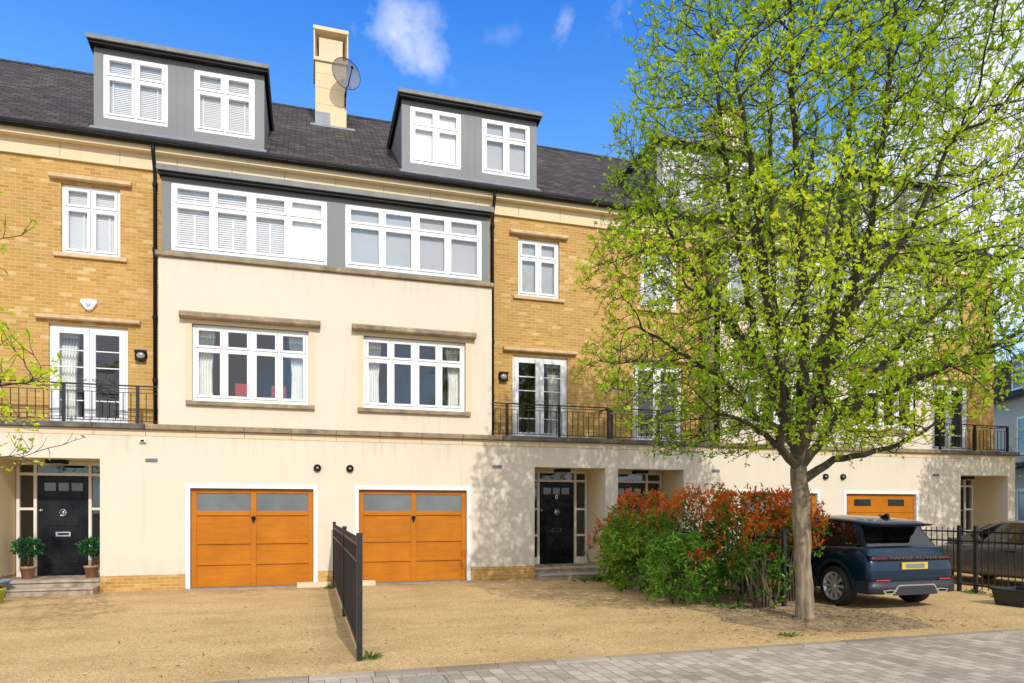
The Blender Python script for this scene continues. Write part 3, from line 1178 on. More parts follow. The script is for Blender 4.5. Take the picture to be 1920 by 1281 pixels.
def left_env(n):
    o_ = []
    while len(o_) < n:
        p = np.array([rng.uniform(-2.2, 2.5), rng.uniform(-1.8, 1.8), rng.uniform(2.2, 6.3)])
        r = math.hypot(p[0], p[1]) / (2.55 - 0.28 * max(0, p[2] - 3.2))
        if r < 1 and rng.random() < 0.75:
            o_.append(p)
    return np.array(o_)


pos, par = grow_tree((0, 0, 0), lims, left_env, 420, 0.12, 1.0, 0.28)
tree_meshes('young_tree', tl, pos, par, 0.06, leaf_n=9, leaf_s=0.058, twig_p=1.0)


# ---------------------------------------------------------------- windows and doors
def window(house, xc, m, org, x0, x1, z0, z1, yf, lights=4, transom=0.31, blind=None, curtains=False, name='window', glass=None):
    """casement window: frame part with pane, blind/curtain sub-parts. yf: front plane of the frame"""
    b = MB(xc, m, org).mat(M['upvc'])
    F_, D_ = 0.06, 0.075
    b.bbox(x0, x1, yf, yf + D_, z0, z0 + F_ + 0.01, 0.006)
    b.bbox(x0, x1, yf, yf + D_, z1 - F_, z1, 0.006)
    b.box(x0, x0 + F_, yf + 0.001, yf + D_, z0 + F_ + 0.01, z1 - F_)
    b.box(x1 - F_, x1, yf + 0.001, yf + D_, z0 + F_ + 0.01, z1 - F_)
    xs = np.linspace(x0 + F_, x1 - F_, lights + 1)
    zi0, zi1 = z0 + F_ + 0.01, z1 - F_
    zt = zi1 - (zi1 - zi0) * transom
    g = MB(xc, m, org).mat(glass or M['glass'])
    mw = 0.045
    for i in range(1, lights):
        w = mw * (1.7 if lights == 4 and i == 2 else 1.0)
        b.box(xs[i] - w / 2, xs[i] + w / 2, yf + 0.002, yf + D_ - 0.002, zi0, zi1)
    for i in range(lights):
        wl_ = mw / 2 * (1.7 if lights == 4 and i == 2 else 1.0) if i else 0
        wr_ = mw / 2 * (1.7 if lights == 4 and i == 1 else 1.0) if i < lights - 1 else 0
        a, c = xs[i] + wl_, xs[i + 1] - wr_
        b.box(a, c, yf + 0.002, yf + D_ - 0.002, zt - 0.018, zt + 0.018)
        for (p, q) in ((zi0, zt - 0.018), (zt + 0.018, zi1)):
            a2, c2, p2, q2 = a + 0.005, c - 0.005, p + 0.005, q - 0.005
            s = 0.050
            yo = yf - 0.014
            b.bbox(a2, c2, yo, yf + 0.05, p2, p2 + s, 0.005)
            b.bbox(a2, c2, yo, yf + 0.05, q2 - s, q2, 0.005)
            b.box(a2, a2 + s, yo + 0.001, yf + 0.05, p2 + s, q2 - s)
            b.box(c2 - s, c2, yo + 0.001, yf + 0.05, p2 + s, q2 - s)
            yg = yf + 0.018
            g.face([(a2 + s, yg, p2 + s), (c2 - s, yg, p2 + s), (c2 - s, yg, q2 - s), (a2 + s, yg, q2 - s)])
    fr = b.build(name, house)
    g.build('pane', fr)
    yb = yf + 0.085
    if blind == 'shutter':
        s = MB(xc, m, org).mat(M['blind'])
        for i in range(lights):
            a, c = xs[i] + 0.02, xs[i + 1] - 0.02
            if i == 0:
                s.box(a, c, yb, yb + 0.02, zi0, zi1)
                continue
            for (p, q) in ((zi0, zt), (zt, zi1)):
                s.box(a, a + 0.05, yb, yb + 0.03, p, q)
                s.box(c - 0.05, c, yb, yb + 0.03, p, q)
                zz = p + 0.03
                while zz < q - 0.02:
                    s.face([(a + 0.05, yb + 0.0, zz), (c - 0.05, yb + 0.0, zz), (c - 0.05, yb + 0.02, zz + 0.050), (a + 0.05, yb + 0.02, zz + 0.050)])
                    zz += 0.045
                xm = (a + c) / 2
                s.box(xm - 0.02, xm + 0.02, yb - 0.022, yb - 0.004, p, p + (q - p) * (0.8 if q == zt else 0.4))
        s.build('shutter_blind', fr)
    elif blind == 'half':
        s = MB(xc, m, org).mat(M['blind'])
        for i in range(lights):
            a, c = xs[i] + 0.015, xs[i + 1] - 0.015
            zz = zi0
            while zz < zi1 - 0.02:
                s.face([(a, yb, zz), (c, yb, zz), (c, yb + 0.016, zz + 0.041), (a, yb + 0.016, zz + 0.041)])
                zz += 0.035
            s.box(a + (c - a) * 0.3, a + (c - a) * 0.36, yb - 0.02, yb - 0.005, zi0, zt - 0.1)
        s.build('venetian_blind', fr)
    elif blind in ('pale', 'white'):
        s = MB(xc, m, org).mat(M['paleblind'] if blind == 'pale' else M['blind'])
        s.box(x0 + 0.03, x1 - 0.03, yb, yb + 0.015, z0 + 0.03, z1 - 0.03)
        s.build('roller_blind', fr)
    if curtains:
        for sgn in (-1, 1):
            xa = x0 + 0.05 if sgn < 0 else x1 - 0.05
            curtain(fr, xc, m, org, xa, -sgn, 0.36, z0 - 0.3, z1 - 0.08, yf + 0.15)
    return fr


def curtain(par_, xc, m, org, xa, sgn, w, z0, z1, y):
    c = MB(xc, m, org)
    n = 40
    zs = [z0, z0 + (z1 - z0) * 0.3, z0 + (z1 - z0) * 0.55, z1 - 0.30, z1 - 0.14, z1]
    wf = [1.0, 0.86, 0.84, 0.95, 1.0, 1.0]
    for j in range(len(zs) - 1):
        c.mat(M['clothgrey'] if abs(zs[j + 1] - (z1 - 0.14)) < 1e-6 else M['cloth'])
        for i in range(n):
            q = []
            for (ii, jj) in ((i, j), (i + 1, j), (i + 1, j + 1), (i, j + 1)):
                u = ii / n
                q.append((xa + sgn * w * wf[jj] * u, y + 0.03 * math.sin(u * 38 + jj * 0.4) + 0.012 * math.sin(u * 71), zs[jj]))
            c.face(q, smooth=True)
    return c.build('curtain', par_)


def french_door(house, xc, m, org, x0, x1, z0, z1, yf, curt=None):
    b = MB(xc, m, org).mat(M['upvc'])
    g = MB(xc, m, org).mat(M['glass'])
    F_ = 0.06
    b.box(x0, x0 + F_, yf, yf + 0.08, z0, z1)
    b.box(x1 - F_, x1, yf, yf + 0.08, z0, z1)
    b.box(x0 + F_, x1 - F_, yf, yf + 0.08, z1 - F_, z1)
    b.box(x0 + F_, x1 - F_, yf, yf + 0.08, z0, z0 + 0.05)
    xm = (x0 + x1) / 2
    for (a, c) in ((x0 + F_ + 0.004, xm - 0.003), (xm + 0.003, x1 - F_ - 0.004)):
        p, q = z0 + 0.055, z1 - F_ - 0.004
        s = 0.105
        yo = yf - 0.012
        b.bbox(a, a + s, yo, yf + 0.055, p, q, 0.004)
        b.bbox(c - s, c, yo, yf + 0.055, p, q, 0.004)
        b.box(a + s, c - s, yo + 0.001, yf + 0.055, p, p + 0.17)
        b.box(a + s, c - s, yo + 0.001, yf + 0.055, q - 0.10, q)
        rows = 5
        h = (q - 0.10 - p - 0.17) / rows
        for k in range(1, rows):
            zz = p + 0.17 + h * k
            b.box(a + s, c - s, yo + 0.006, yf + 0.03, zz - 0.011, zz + 0.011)
        yg = yf + 0.012
        g.face([(a + s, yg, p + 0.17), (c - s, yg, p + 0.17), (c - s, yg, q - 0.1), (a + s, yg, q - 0.1)])
    fr = b.build('french_door', house)
    g.build('pane', fr)
    for sx in (-1, 1):
        h = MB(xc, m, org).mat(M['chrome'])
        h.tube([(xm + sx * 0.05, yf - 0.012, z0 + 1.0), (xm + sx * 0.05, yf - 0.05, z0 + 1.0), (xm + sx * 0.05 + sx * 0.09, yf - 0.05, z0 + 1.0)], 0.009, 6)
        h.build('handle', fr)
    if curt:
        xa = x0 + 0.13 if curt < 0 else x1 - 0.13
        curtain(fr, xc, m, org, xa, -curt, 0.34, z0 + 0.02, z1 - 0.08, yf + 0.18)
    return fr


def text_mesh(name, body, size, loc, rot, mt, parent, ext=0.004, width=None):
    cu = bpy.data.curves.new(name, 'FONT')
    cu.body = body
    cu.size = size
    cu.extrude = ext
    cu.align_x = 'CENTER'
    cu.align_y = 'CENTER'
    tmp = bpy.data.objects.new(name, cu)
    COL.objects.link(tmp)
    dg = bpy.context.evaluated_depsgraph_get()
    me = bpy.data.meshes.new_from_object(tmp.evaluated_get(dg))
    bpy.data.objects.remove(tmp)
    me.materials.clear()
    me.materials.append(mt)
    o = bpy.data.objects.new(name, me)
    COL.objects.link(o)
    o.parent = parent
    o.location = loc
    o.rotation_euler = rot
    if width:
        w = max(v.co.x for v in me.vertices) - min(v.co.x for v in me.vertices)
        o.scale = (width / w, 1, 1)
    return o


# ---------------------------------------------------------------- a terrace house
HW = 6.443
YF, YB = 15.1, 15.75
RIDGE_Y = 21.8


def roof_z(y):
    return 9.5 + (y - 15.9) * 0.74


def house(Xc, m, label, o):
    org = (Xc + m * HW / 2, YF, 0)
    H = thing('terraced_house', label, 'house', org, 'houses of the terrace')

    def B():
        return MB(Xc, m, org)
    garage = (0.385, 2.95, -0.05, 2.135)
    porch = (4.48, 6.28, -0.05, 2.61)
    ffw = (0.57, 2.83, 3.83, 5.385)
    # --- masonry
    b = B().mat(M['render'])
    b.wall(0, HW, 0.31, 3.075, YF, YF + 0.25, [garage, porch])
    b.wall(0, 3.447, 3.31, 6.68, YF, YF + 0.25, [ffw])
    b.face([(3.447, YF, 3.31), (3.447, YB, 3.31), (3.447, YB, 6.68), (3.447, YF, 6.68)])
    b.build('rendered_wall', H)
    b = B().mat(M['brick'])
    b.wall(0, 0.385, -0.03, 0.31, YF - 0.004, YF + 0.25)
    b.build('brick_plinth', H)
    b = B().mat(M['brick'])
    b.wall(2.95, 4.48, -0.03, 0.31, YF - 0.004, YF + 0.25)
    b.build('brick_plinth', H)
    b = B().mat(M['brick'])
    b.wall(6.28, HW, -0.03, 0.31, YF - 0.004, YF + 0.25)
    b.box(6.28, 6.29, YF + 0.25, 16.2, -0.02, 0.31)
    b.build('brick_plinth', H)
    b = B().mat(M['brick'])
    win = (4.28, 5.34, 6.785, 8.19)
    fd = (4.14, 5.555, 3.20, 5.35)
    b.wall(3.447, HW, 3.2, 8.66, YB, YB + 0.25, [win, fd])
    b.wall(0, 3.447, 6.68, 8.66, YB, YB + 0.25, [(0.15, 3.25, 6.7, 8.3)])
    if o.get('end'):
        b.box(HW, HW + 0.12, YB, 27.9, -0.02, 9.0)
    b.build('brick_wall', H)
    # --- porch recess
    b = B().mat(M['porch'])
    b.face([(4.48, 16.25, 0.2), (4.48, YF + 0.25, 0.2), (4.48, YF + 0.25, 2.61), (4.48, 16.25, 2.61)])
    b.face([(6.28, YF + 0.25, 0.31), (6.28, 16.25, 0.31), (6.28, 16.25, 2.61), (6.28, YF + 0.25, 2.61)])
    b.face([(4.48, YF + 0.25, 2.61), (6.28, YF + 0.25, 2.61), (6.28, 16.3, 2.61), (4.48, 16.3, 2.61)])
    b.wall(4.40, 6.4, 0.2, 2.7, 16.26, 16.36, [(4.5, 6.26, 0.2, 2.55)])
    b.build('porch', H)
    b = B().mat(M['steps'])
    b.bbox(4.485, 6.275, YF - 0.02, 16.3, 0.205, 0.25, 0.008)
    b.box(4.485, 6.275, YF + 0.015, 16.3, -0.02, 0.205)
    b.bbox(4.485, 6.38, YF - 0.42, YF + 0.014, 0.095, 0.13, 0.008)
    b.box(4.50, 6.36, YF - 0.39, YF + 0.014, -0.02, 0.095)
    b.build('entrance_step', H)
    # --- belt course: coping stones with open joints and a band below
    b = B().mat(M['stone'])
    x = 0.0
    while x < HW - 0.02:
        x2 = min(HW, x + 0.92)
        yin = YB if x2 > 3.45 else YF + 0.2
        b.mat(M['stone'] if x2 < 3.9 else M['darkcoping'])
        b.bbox(x + 0.003, x2 - 0.003, YF - 0.085, yin, 3.205, 3.315, 0.012)
        x = x2
    if o.get('end'):
        b.bbox(HW, HW + 0.22, YF - 0.085, 27.9, 3.205, 3.315, 0.012)
    b.build('coping', H)
    b = B().mat(M['band'])
    x = 0.0
    while x < HW - 0.02:
        x2 = min(HW, x + 0.92)
        b.box(x + 0.004, x2 - 0.004, YF - 0.006, YF + 0.25, 3.08, 3.2)
        x = x2
    b.build('stone_band', H)
    if o.get('end'):
        b = B().mat(M['render'])
        b.box(HW, HW + 0.13, YF, 27.9, 0.31, 3.2)
        b.build('end_wall', H)
    # --- bay top storey
    b = B().mat(M['stone'])
    b.bbox(0, 3.50, YF - 0.07, YF + 0.2, 6.69, 6.785, 0.012)
    b.build('bay_sill_course', H)
    b = B().mat(M['grey'])
    b.wall(0, 3.40, 6.785, 8.30, YF + 0.02, YF + 0.09, [(0.19, 3.22, 6.84, 8.215)])
    b.box(3.33, 3.40, YF + 0.09, YB, 6.785, 8.30)
    b.build('bay_cladding', H)
    b = B().mat(M['greytrim'])
    b.box(0, 3.46, YF - 0.16, YB, 8.36, 8.47)
    b.mat(M['glossblack'] if False else M['black'])
    b.box(0, 3.43, YF - 0.11, YB, 8.30, 8.36)
    b.build('bay_roof', H)
    # --- eaves
    b = B().mat(M['frieze'])
    x = 0.0
    while x < HW - 0.02:
        x2 = min(HW, x + 1.07)
        b.box(x + 0.004, x2 - 0.004, YB - 0.03, YB + 0.2, 8.70, 9.0)
        x = x2
    b.box(0, HW, YB - 0.055, YB + 0.2, 8.655, 8.70)
    b.build('frieze', H)
    b = B().mat(M['frieze'])
    b.box(0, HW, YB - 0.19, YB + 0.1, 8.985, 9.10)
    b.build('eaves_fascia', H)
    b = B().mat(M['black'])
    n = 10
    prof = [(YB - 0.265 + 0.075 * math.cos(math.pi + math.pi * k / n), 9.16 + 0.08 * math.sin(math.pi + math.pi * k / n)) for k in range(n + 1)]
    prof += [(YB - 0.19, 9.2), (YB - 0.34, 9.2)]
    b.prism_x(prof, 0, HW + (0.1 if o.get('end') else 0))
    b.build('gutter', H)
    # --- downpipe in the corner between bay and brick (one per pair side)
    b = B().mat(M['black'])
    xp = 3.62
    b.tube([(xp, YB - 0.27, 9.1), (xp, YB - 0.27, 8.95), (xp, YB - 0.09, 8.62), (xp, YB - 0.07, 8.4), (xp, YB - 0.07, 3.3)], 0.037, 10)
    for zz in (8.35, 7.0, 5.6, 4.3):
        b.lathe((xp, YB - 0.07, zz), [(0.05, -0.04), (0.05, 0.04)], 'Z', 10)
    b.build('downpipe', H)
    # --- roof
    b = B().mat(M['slate'])
    xe = HW + (0.12 if o.get('end') else 0)
    y0 = YB - 0.33
    b.prism_x([(y0, roof_z(y0)), (RIDGE_Y, roof_z(RIDGE_Y)), (2 * RIDGE_Y - y0, roof_z(y0)), (2 * RIDGE_Y - y0, roof_z(y0) - 0.06), (RIDGE_Y, roof_z(RIDGE_Y) - 0.12), (y0, roof_z(y0) - 0.03)], 0, xe)
    rf = b.build('roof', H)
    b = B().mat(M['slate'])
    zr = roof_z(RIDGE_Y)
    x = 0.0
    while x < xe - 0.05:
        x2 = min(xe, x + 0.45)
        b.prism_x([(RIDGE_Y - 0.15, zr - 0.09), (RIDGE_Y, zr + 0.045), (RIDGE_Y + 0.15, zr - 0.09)], x + 0.004, x2 - 0.004)
        x = x2
    b.build('ridge_tiles', rf)
    if o.get('end'):
        b = B().mat(M['brick'])
        b.face([(HW + 0.119, YB, 9.0), (HW + 0.119, 27.9, 9.0), (HW + 0.119, RIDGE_Y, zr - 0.1)])
        b.build('gable', H)
    # --- dormer
    d1, d2, yd = 1.50, 4.80, 15.9
    wins = [(1.70, 2.91), (3.42, 4.63)]
    b = B().mat(M['grey'])
    b.wall(d1, d2, roof_z(yd) - 0.12, 11.15, yd, yd + 0.09, [(a, c, 9.70, 11.03) for a, c in wins])
    for xx in (d1, d2 - 0.06):
        b.box(xx, xx + 0.06, yd + 0.09, 18.1, 9.6, 11.15)
    for xx in (3.08, 3.25):
        b.box(xx - 0.006, xx + 0.006, yd - 0.006, yd, 9.45, 11.14)
    dm = b.build('dormer', H)
    b = B().mat(M['greytrim'])
    b.box(d1 - 0.10, d2 + 0.09, yd - 0.20, 18.6, 11.19, 11.275)
    b.mat(M['black'])
    b.box(d1 - 0.075, d2 + 0.065, yd - 0.15, 18.5, 11.13, 11.19)
    # dark barge board dropping along each cheek
    for xx in (d1 - 0.075, d2 + 0.03):
        b.prism_x([(yd - 0.15, 11.13), (18.2, 11.13), (18.2, 11.02), (yd + 0.05, 11.10)], xx, xx + 0.035)
    b.build('dormer_roof', dm)
    b = B().mat(M['lead'])
    b.prism_x([(yd - 0.16, roof_z(yd - 0.16) + 0.004), (yd + 0.0, roof_z(yd) + 0.004), (yd, roof_z(yd) + 0.014), (yd - 0.16, roof_z(yd - 0.16) + 0.014)], d1 - 0.05, d2 + 0.05)
    b.build('flashing', dm)
    for i, (a, c) in enumerate(wins):
        bl = o.get('dormer', ('half', 'half'))[i]
        w = window(dm, Xc, m, org, a, c, 9.70, 11.03, yd + 0.015, 2, 0.33, None, name='window')
        # keep two levels: glass and blind hang under the dormer
        for ch in list(w.children):
            ch.parent = dm
        s = B()
        yb = yd + 0.10
        if bl == 'half':
            s.mat(M['blind'])
            zz = 9.74
            while zz < 10.99:
                s.face([(a + 0.04, yb, zz), (c - 0.04, yb, zz), (c - 0.04, yb + 0.016, zz + 0.043), (a + 0.04, yb + 0.016, zz + 0.043)])
                zz += 0.038
            for q in (0.17, 0.86):
                xx = a + (c - a) * q
                s.box(xx - 0.012, xx + 0.012, yb - 0.02, yb - 0.006, 9.76, 10.5)
            s.build('venetian_blind', dm)
        else:
            s.mat(M['paleblind'] if bl == 'pale' else M['blind'])
            s.box(a + 0.03, c - 0.03, yb, yb + 0.01, 9.73, 11.0)
            s.build('roller_blind', dm)
    # --- windows
    w = window(H, Xc, m, org, 0.19, 3.22, 6.84, 8.215, YF + 0.035, 4, 0.30, o.get('baytop', 'pale'))
    w = window(H, Xc, m, org, *ffw[:2], ffw[2], ffw[3], YF + 0.07, 4, 0.30, None, o.get('curtains', True))
    b = B().mat(M['stone'])
    b.bbox(0.445, 2.94, YF - 0.07, YF + 0.12, 3.725, 3.815, 0.012)
    b.build('sill', w)
    b = B().mat(M['stone'])
    for k in range(4):
        x0_, x1_ = 0.325 + 0.6825 * k, 0.325 + 0.6825 * (k + 1)
        b.prism_x([(YF + 0.01, 5.47), (YF - 0.13, 5.47), (YF - 0.16, 5.50), (YF - 0.16, 5.57), (YF - 0.13, 5.60), (YF + 0.01, 5.63)], x0_ + 0.002, x1_ - 0.002)
    b.build('lintel', w)
    b = B().mat(M['band'])
    b.wall(0.45, 2.95, 3.83, 5.47, YF - 0.008, YF + 0.05, [ffw])
    b.build('surround', w)
    w = window(H, Xc, m, org, *win, YB + 0.06, 2, 0.31, o.get('brickwin', 'half'))
    b = B().mat(M['lintel'])
    b.bbox(4.15, 5.47, YB - 0.06, YB + 0.12, 6.70, 6.782, 0.008)
    b.build('sill', w)
    b = B().mat(M['lintel'])
    b.prism_x([(YB + 0.01, 8.25), (YB - 0.09, 8.25), (YB - 0.11, 8.27), (YB - 0.11, 8.325), (YB - 0.09, 8.345), (YB + 0.01, 8.355)], 4.06, 5.54)
    b.build('lintel', w)
    w = french_door(H, Xc, m, org, fd[0], fd[1], 3.27, fd[3], YB + 0.06, o.get('fdcurtain'))
    b = B().mat(M['lintel'])
    b.prism_x([(YB + 0.01, 5.425), (YB - 0.09, 5.425), (YB - 0.11, 5.445), (YB - 0.11, 5.495), (YB - 0.09, 5.51), (YB + 0.01, 5.52)], 3.90, 5.77)
    b.build('lintel', w)
    # --- garage door
    b = B().mat(M['upvc'])
    b.box(0.385, 0.47, YF - 0.012, YF + 0.12, 0, 2.135)
    b.box(2.865, 2.95, YF - 0.012, YF + 0.12, 0, 2.135)
    b.box(0.47, 2.865, YF - 0.012, YF + 0.12, 2.05, 2.135)
    gf = b.build('garage_frame', H)
    b = B().mat(M['wood'])
    x0_, x1_, z0_, z1_ = 0.478, 2.857, 0.02, 2.035
    yg = YF + 0.075
    xm = (x0_ + x1_) / 2
    gl = B().mat(M['frost'])
    if o.get('garage') == 'solid':
        for k in range(4):
            b.bbox(x0_, x1_, yg, yg + 0.04, z0_ + 0.504 * k + 0.003, z0_ + 0.504 * (k + 1) - 0.003, 0.006)
        gl.mat(M['glossblack'])
        gl.bbox(0.80, 1.36, yg - 0.012, yg - 0.001, 1.72, 1.90, 0.006)
        gl2 = B().mat(M['glossblack'])
        gl2.bbox(1.95, 2.51, yg - 0.012, yg - 0.001, 1.72, 1.90, 0.006)
    else:
        b.box(x0_, x1_, yg + 0.030, yg + 0.045, z0_, 1.50)
        b.bbox(x0_, x0_ + 0.10, yg, yg + 0.04, z0_, z1_, 0.005)
        b.bbox(x1_ - 0.10, x1_, yg, yg + 0.04, z0_, z1_, 0.005)
        b.bbox(xm - 0.055, xm + 0.055, yg - 0.001, yg + 0.04, z0_, z1_, 0.005)
        for zz, hh in ((z0_, 0.09), (0.42, 0.07), (0.84, 0.07), (1.43, 0.10), (z1_ - 0.085, 0.085)):
            zq = {0.42: 0.47, 0.84: 0.90, 1.43: 1.46}.get(zz, zz)
            if zz == 1.43:
                zq = 1.49
            b.bbox(x0_ + 0.10, xm - 0.055, yg + 0.002, yg + 0.04, zq, zq + hh, 0.006)
            b.bbox(xm + 0.055, x1_ - 0.10, yg + 0.002, yg + 0.04, zq, zq + hh, 0.006)
        gl.face([(x0_ + 0.1, yg + 0.022, 1.585), (xm - 0.055, yg + 0.022, 1.585), (xm - 0.055, yg + 0.022, 1.955), (x0_ + 0.1, yg + 0.022, 1.955)])
        gl.face([(xm + 0.055, yg + 0.022, 1.585), (x1_ - 0.1, yg + 0.022, 1.585), (x1_ - 0.1, yg + 0.022, 1.955), (xm + 0.055, yg + 0.022, 1.955)])
    gd = b.build('garage_door', H)
    gl.build('pane', gd)
    if o.get('garage') == 'solid':
        gl2.build('pane', gd)
    b = B().mat(M['black'])
    b.lathe((xm, yg - 0.001, 1.44), [(0.0, -0.045), (0.04, -0.04), (0.045, -0.015), (0.035, 0.0)], 'Y', 14)
    b.box(xm - 0.02, xm + 0.02, yg - 0.02, yg, 1.34, 1.42)
    b.build('handle', gd)
    b = B().mat(M['lead'])
    b.box(0.385, 2.95, YF - 0.10, YF + 0.15, -0.01, 0.018)
    b.mat(M['band'])
    b.bbox(0.12, 0.80, YF - 0.34, YF - 0.014, -0.01, 0.085, 0.01)
    b.build('threshold', gd)
    # --- front door with side lights and fanlight
    b = B().mat(M['doorframe'])
    yd2 = 16.17
    fx = [4.50, 4.94, 5.93, 6.26]
    zt0, zt1 = 2.315, 2.53
    T = 0.055
    b.box(fx[0], fx[3], yd2, yd2 + 0.09, zt1, 2.605)
    b.box(fx[0], fx[3], yd2, yd2 + 0.09, zt0, zt0 + T)
    for xx in (fx[0], fx[1] - T / 2, fx[2] - T / 2, fx[3] - T):
        b.box(xx, xx + T, yd2 - 0.002, yd2 + 0.092, 0.25, zt1)
    g = B().mat(M['glass'])
    for a, c in ((fx[0] + T, fx[1] - T / 2), (fx[2] + T / 2, fx[3] - T)):
        b.box(a, c, yd2, yd2 + 0.09, 0.25, 0.42)
        for zz in o.get('sidebars', (0.97, 1.63)):
            b.box(a, c, yd2 + 0.005, yd2 + 0.085, zz - 0.025, zz + 0.025)
        g.face([(a, yd2 + 0.04, 0.42), (c, yd2 + 0.04, 0.42), (c, yd2 + 0.04, zt0), (a, yd2 + 0.04, zt0)])
    for a, c in zip([x + T / 2 for x in fx[:-1]], [x - T / 2 for x in fx[1:]]):
        g.face([(a, yd2 + 0.04, zt0 + T), (c, yd2 + 0.04, zt0 + T), (c, yd2 + 0.04, zt1), (a, yd2 + 0.04, zt1)])
    df = b.build('door_frame', H)
    g.build('pane', df)
    b = B().mat(M['door'])
    xa, xb, za, zb = fx[1] + T / 2 + 0.006, fx[2] - T / 2 - 0.006, 0.262, zt0 - 0.006
    yq = yd2 + 0.035
    b.box(xa, xb, yq + 0.012, yq + 0.045, za, 2.0)
    b.box(xa, xb, yq + 0.012, yq + 0.045, 2.17, zb)
    s = 0.11
    xmid = (xa + xb) / 2
    b.bbox(xa, xa + s, yq, yq + 0.045, za, zb, 0.006)
    b.bbox(xb - s, xb, yq, yq + 0.045, za, zb, 0.006)
    for zz, hh in ((za, 0.17), (0.98, 0.24), (1.84, 0.16), (zb - 0.12, 0.12)):
        b.bbox(xa + s, xb - s, yq + 0.001, yq + 0.045, zz, zz + hh, 0.006)
    for fx_ in (1 / 3, 2 / 3):
        xx = xa + s + (xb - xa - 2 * s) * fx_
        b.box(xx - 0.02, xx + 0.02, yq + 0.002, yq + 0.045, 2.0, zb - 0.12)
    # raised fields
    b.bbox(xa + s + 0.05, xb - s - 0.05, yq + 0.002, yq + 0.013, 1.27, 1.79, 0.008)
    b.bbox(xa + s + 0.05, xmid - 0.04, yq + 0.002, yq + 0.013, 0.49, 0.92, 0.008)
    b.bbox(xmid + 0.04, xb - s - 0.05, yq + 0.002, yq + 0.013, 0.49, 0.92, 0.008)
    dr = b.build('front_door', H)
    g = B().mat(M['frost'])
    g.box(xa + s, xb - s, yq + 0.02, yq + 0.03, 2.0, 2.17)
    g.build('door_light', dr)
    b = B().mat(M['chrome'])
    b.lathe((xmid, yq - 0.002, 1.56), [(0.0, -0.035), (0.028, -0.03), (0.03, -0.012), (0.05, -0.006)], 'Y', 16)
    ring = [(xmid + 0.062 * math.cos(a), yq - 0.022, 1.55 + 0.068 * math.sin(a)) for a in np.linspace(0, 2 * math.pi, 21)]
    b.tube(ring, 0.009, 6, cap=False)
    b.build('knocker', dr)
    b = B().mat(M['chrome'])
    b.wall(xmid - 0.135, xmid + 0.135, 1.06, 1.155, yq - 0.014, yq + 0.0, [(xmid - 0.10, xmid + 0.10, 1.085, 1.13)])
    b.mat(M['glossblack'])
    b.box(xmid - 0.10, xmid + 0.10, yq - 0.006, yq - 0.002, 1.085, 1.13)
    b.build('letter_plate', dr)
    b = B().mat(M['chrome'])
    hx = xb - 0.06 if o.get('hinge', 1) > 0 else xa + 0.06
    b.lathe((hx, yq, 1.60), [(0.0, -0.05), (0.022, -0.045), (0.022, -0.02), (0.012, -0.012), (0.03, -0.004)], 'Y', 12)
    b.build('lock', dr)
    if o.get('number'):
        text_mesh('house_number', o['number'], 0.15, (Xc + m * xmid - org[0], yq - 0.004 - org[1], 1.93), (R(90), 0, 0), M['chrome'], dr)
    b = B().mat(M['black'])
    b.box(5.22, 5.56, 15.55, 15.80, 2.53, 2.61)
    b.mat(M['whitelens'])
    b.box(5.25, 5.53, 15.57, 15.78, 2.515, 2.53)
    b.build('porch_light', H)
    # --- balcony railing
    yr = 15.2
    b = B().mat(M['iron'])
    xs0, xs1 = 3.48, HW - 0.03
    b.box(xs0, xs1, yr - 0.022, yr + 0.022, 4.065, 4.09)
    for zz in (4.02, 3.94):
        b.box(xs0, xs1, yr - 0.008, yr + 0.008, zz - 0.006, zz + 0.006)
    b.box(xs0, xs1, yr - 0.012, yr + 0.012, 3.375, 3.39)
    if o.get('end'):
        b.box(HW - 0.05, HW - 0.03, yr, YB, 4.065, 4.09)
        b.box(HW - 0.05, HW - 0.03, yr, YB, 3.375, 3.39)
    if o.get('divider'):
        b.box(HW - 0.045, HW - 0.015, yr, YB, 4.05, 4.085)
    rl = b.build('balcony_railing', H)
    x = xs0 + 0.07
    first = None
    while x < xs1:
        if first is None:
            bb = MB().mat(M['iron'])
            bb.box(-0.007, 0.007, -0.007, 0.007, 3.38, 3.945)
            first = bb.build('baluster', rl)
            first.location = (Xc + m * x - org[0], yr - org[1], 0)
        else:
            link_copy(first, rl, (Xc + m * x - org[0], yr - org[1], 0))
        x += 0.137
    for xp_ in (3.84, 5.13, HW - 0.045):
        bb = B().mat(M['iron'])
        bb.box(xp_ - 0.028, xp_ + 0.028, yr - 0.026, yr + 0.026, 3.315, 4.064)
        bb.build('post', rl)
    # --- small wall fittings
    b = B().mat(M['lead'])
    b.box(3.46, 3.68, YF - 0.014, YF - 0.001, 2.565, 2.635)
    for k in range(3):
        b.box(3.47, 3.67, YF - 0.022, YF - 0.014, 2.572 + 0.02 * k, 2.582 + 0.02 * k)
    b.build('vent_grille', H)
    b = B().mat(M['black'])
    b.lathe((o.get('flue', 0.34), YF, 2.50), [(0.0, -0.02), (0.045, -0.02), (0.05, -0.06), (0.075, -0.055), (0.08, 0.0)], 'Y', 18)
    b.mat(M['whitelens'])
    b.lathe((o.get('flue', 0.34), YF - 0.0, 2.50), [(0.0, -0.05), (0.03, -0.045), (0.03, -0.02)], 'Y', 12)
    b.build('flue_outlet', H)
    # --- inside: floors, party walls, back wall (real rooms behind the glass)
    b = B().mat(M['room'])
    yb0, yb1 = YF + 0.26, 22.0
    for xx in (0.0, HW - 0.05):
        b.box(xx, xx + 0.05, YB + 0.26, yb1, 0, 9.0)
    b.box(3.75, 3.85, YB + 0.3, 19.5, 3.2, 9.0)
    b.box(0, HW, yb1, yb1 + 0.1, 0, 9.1)
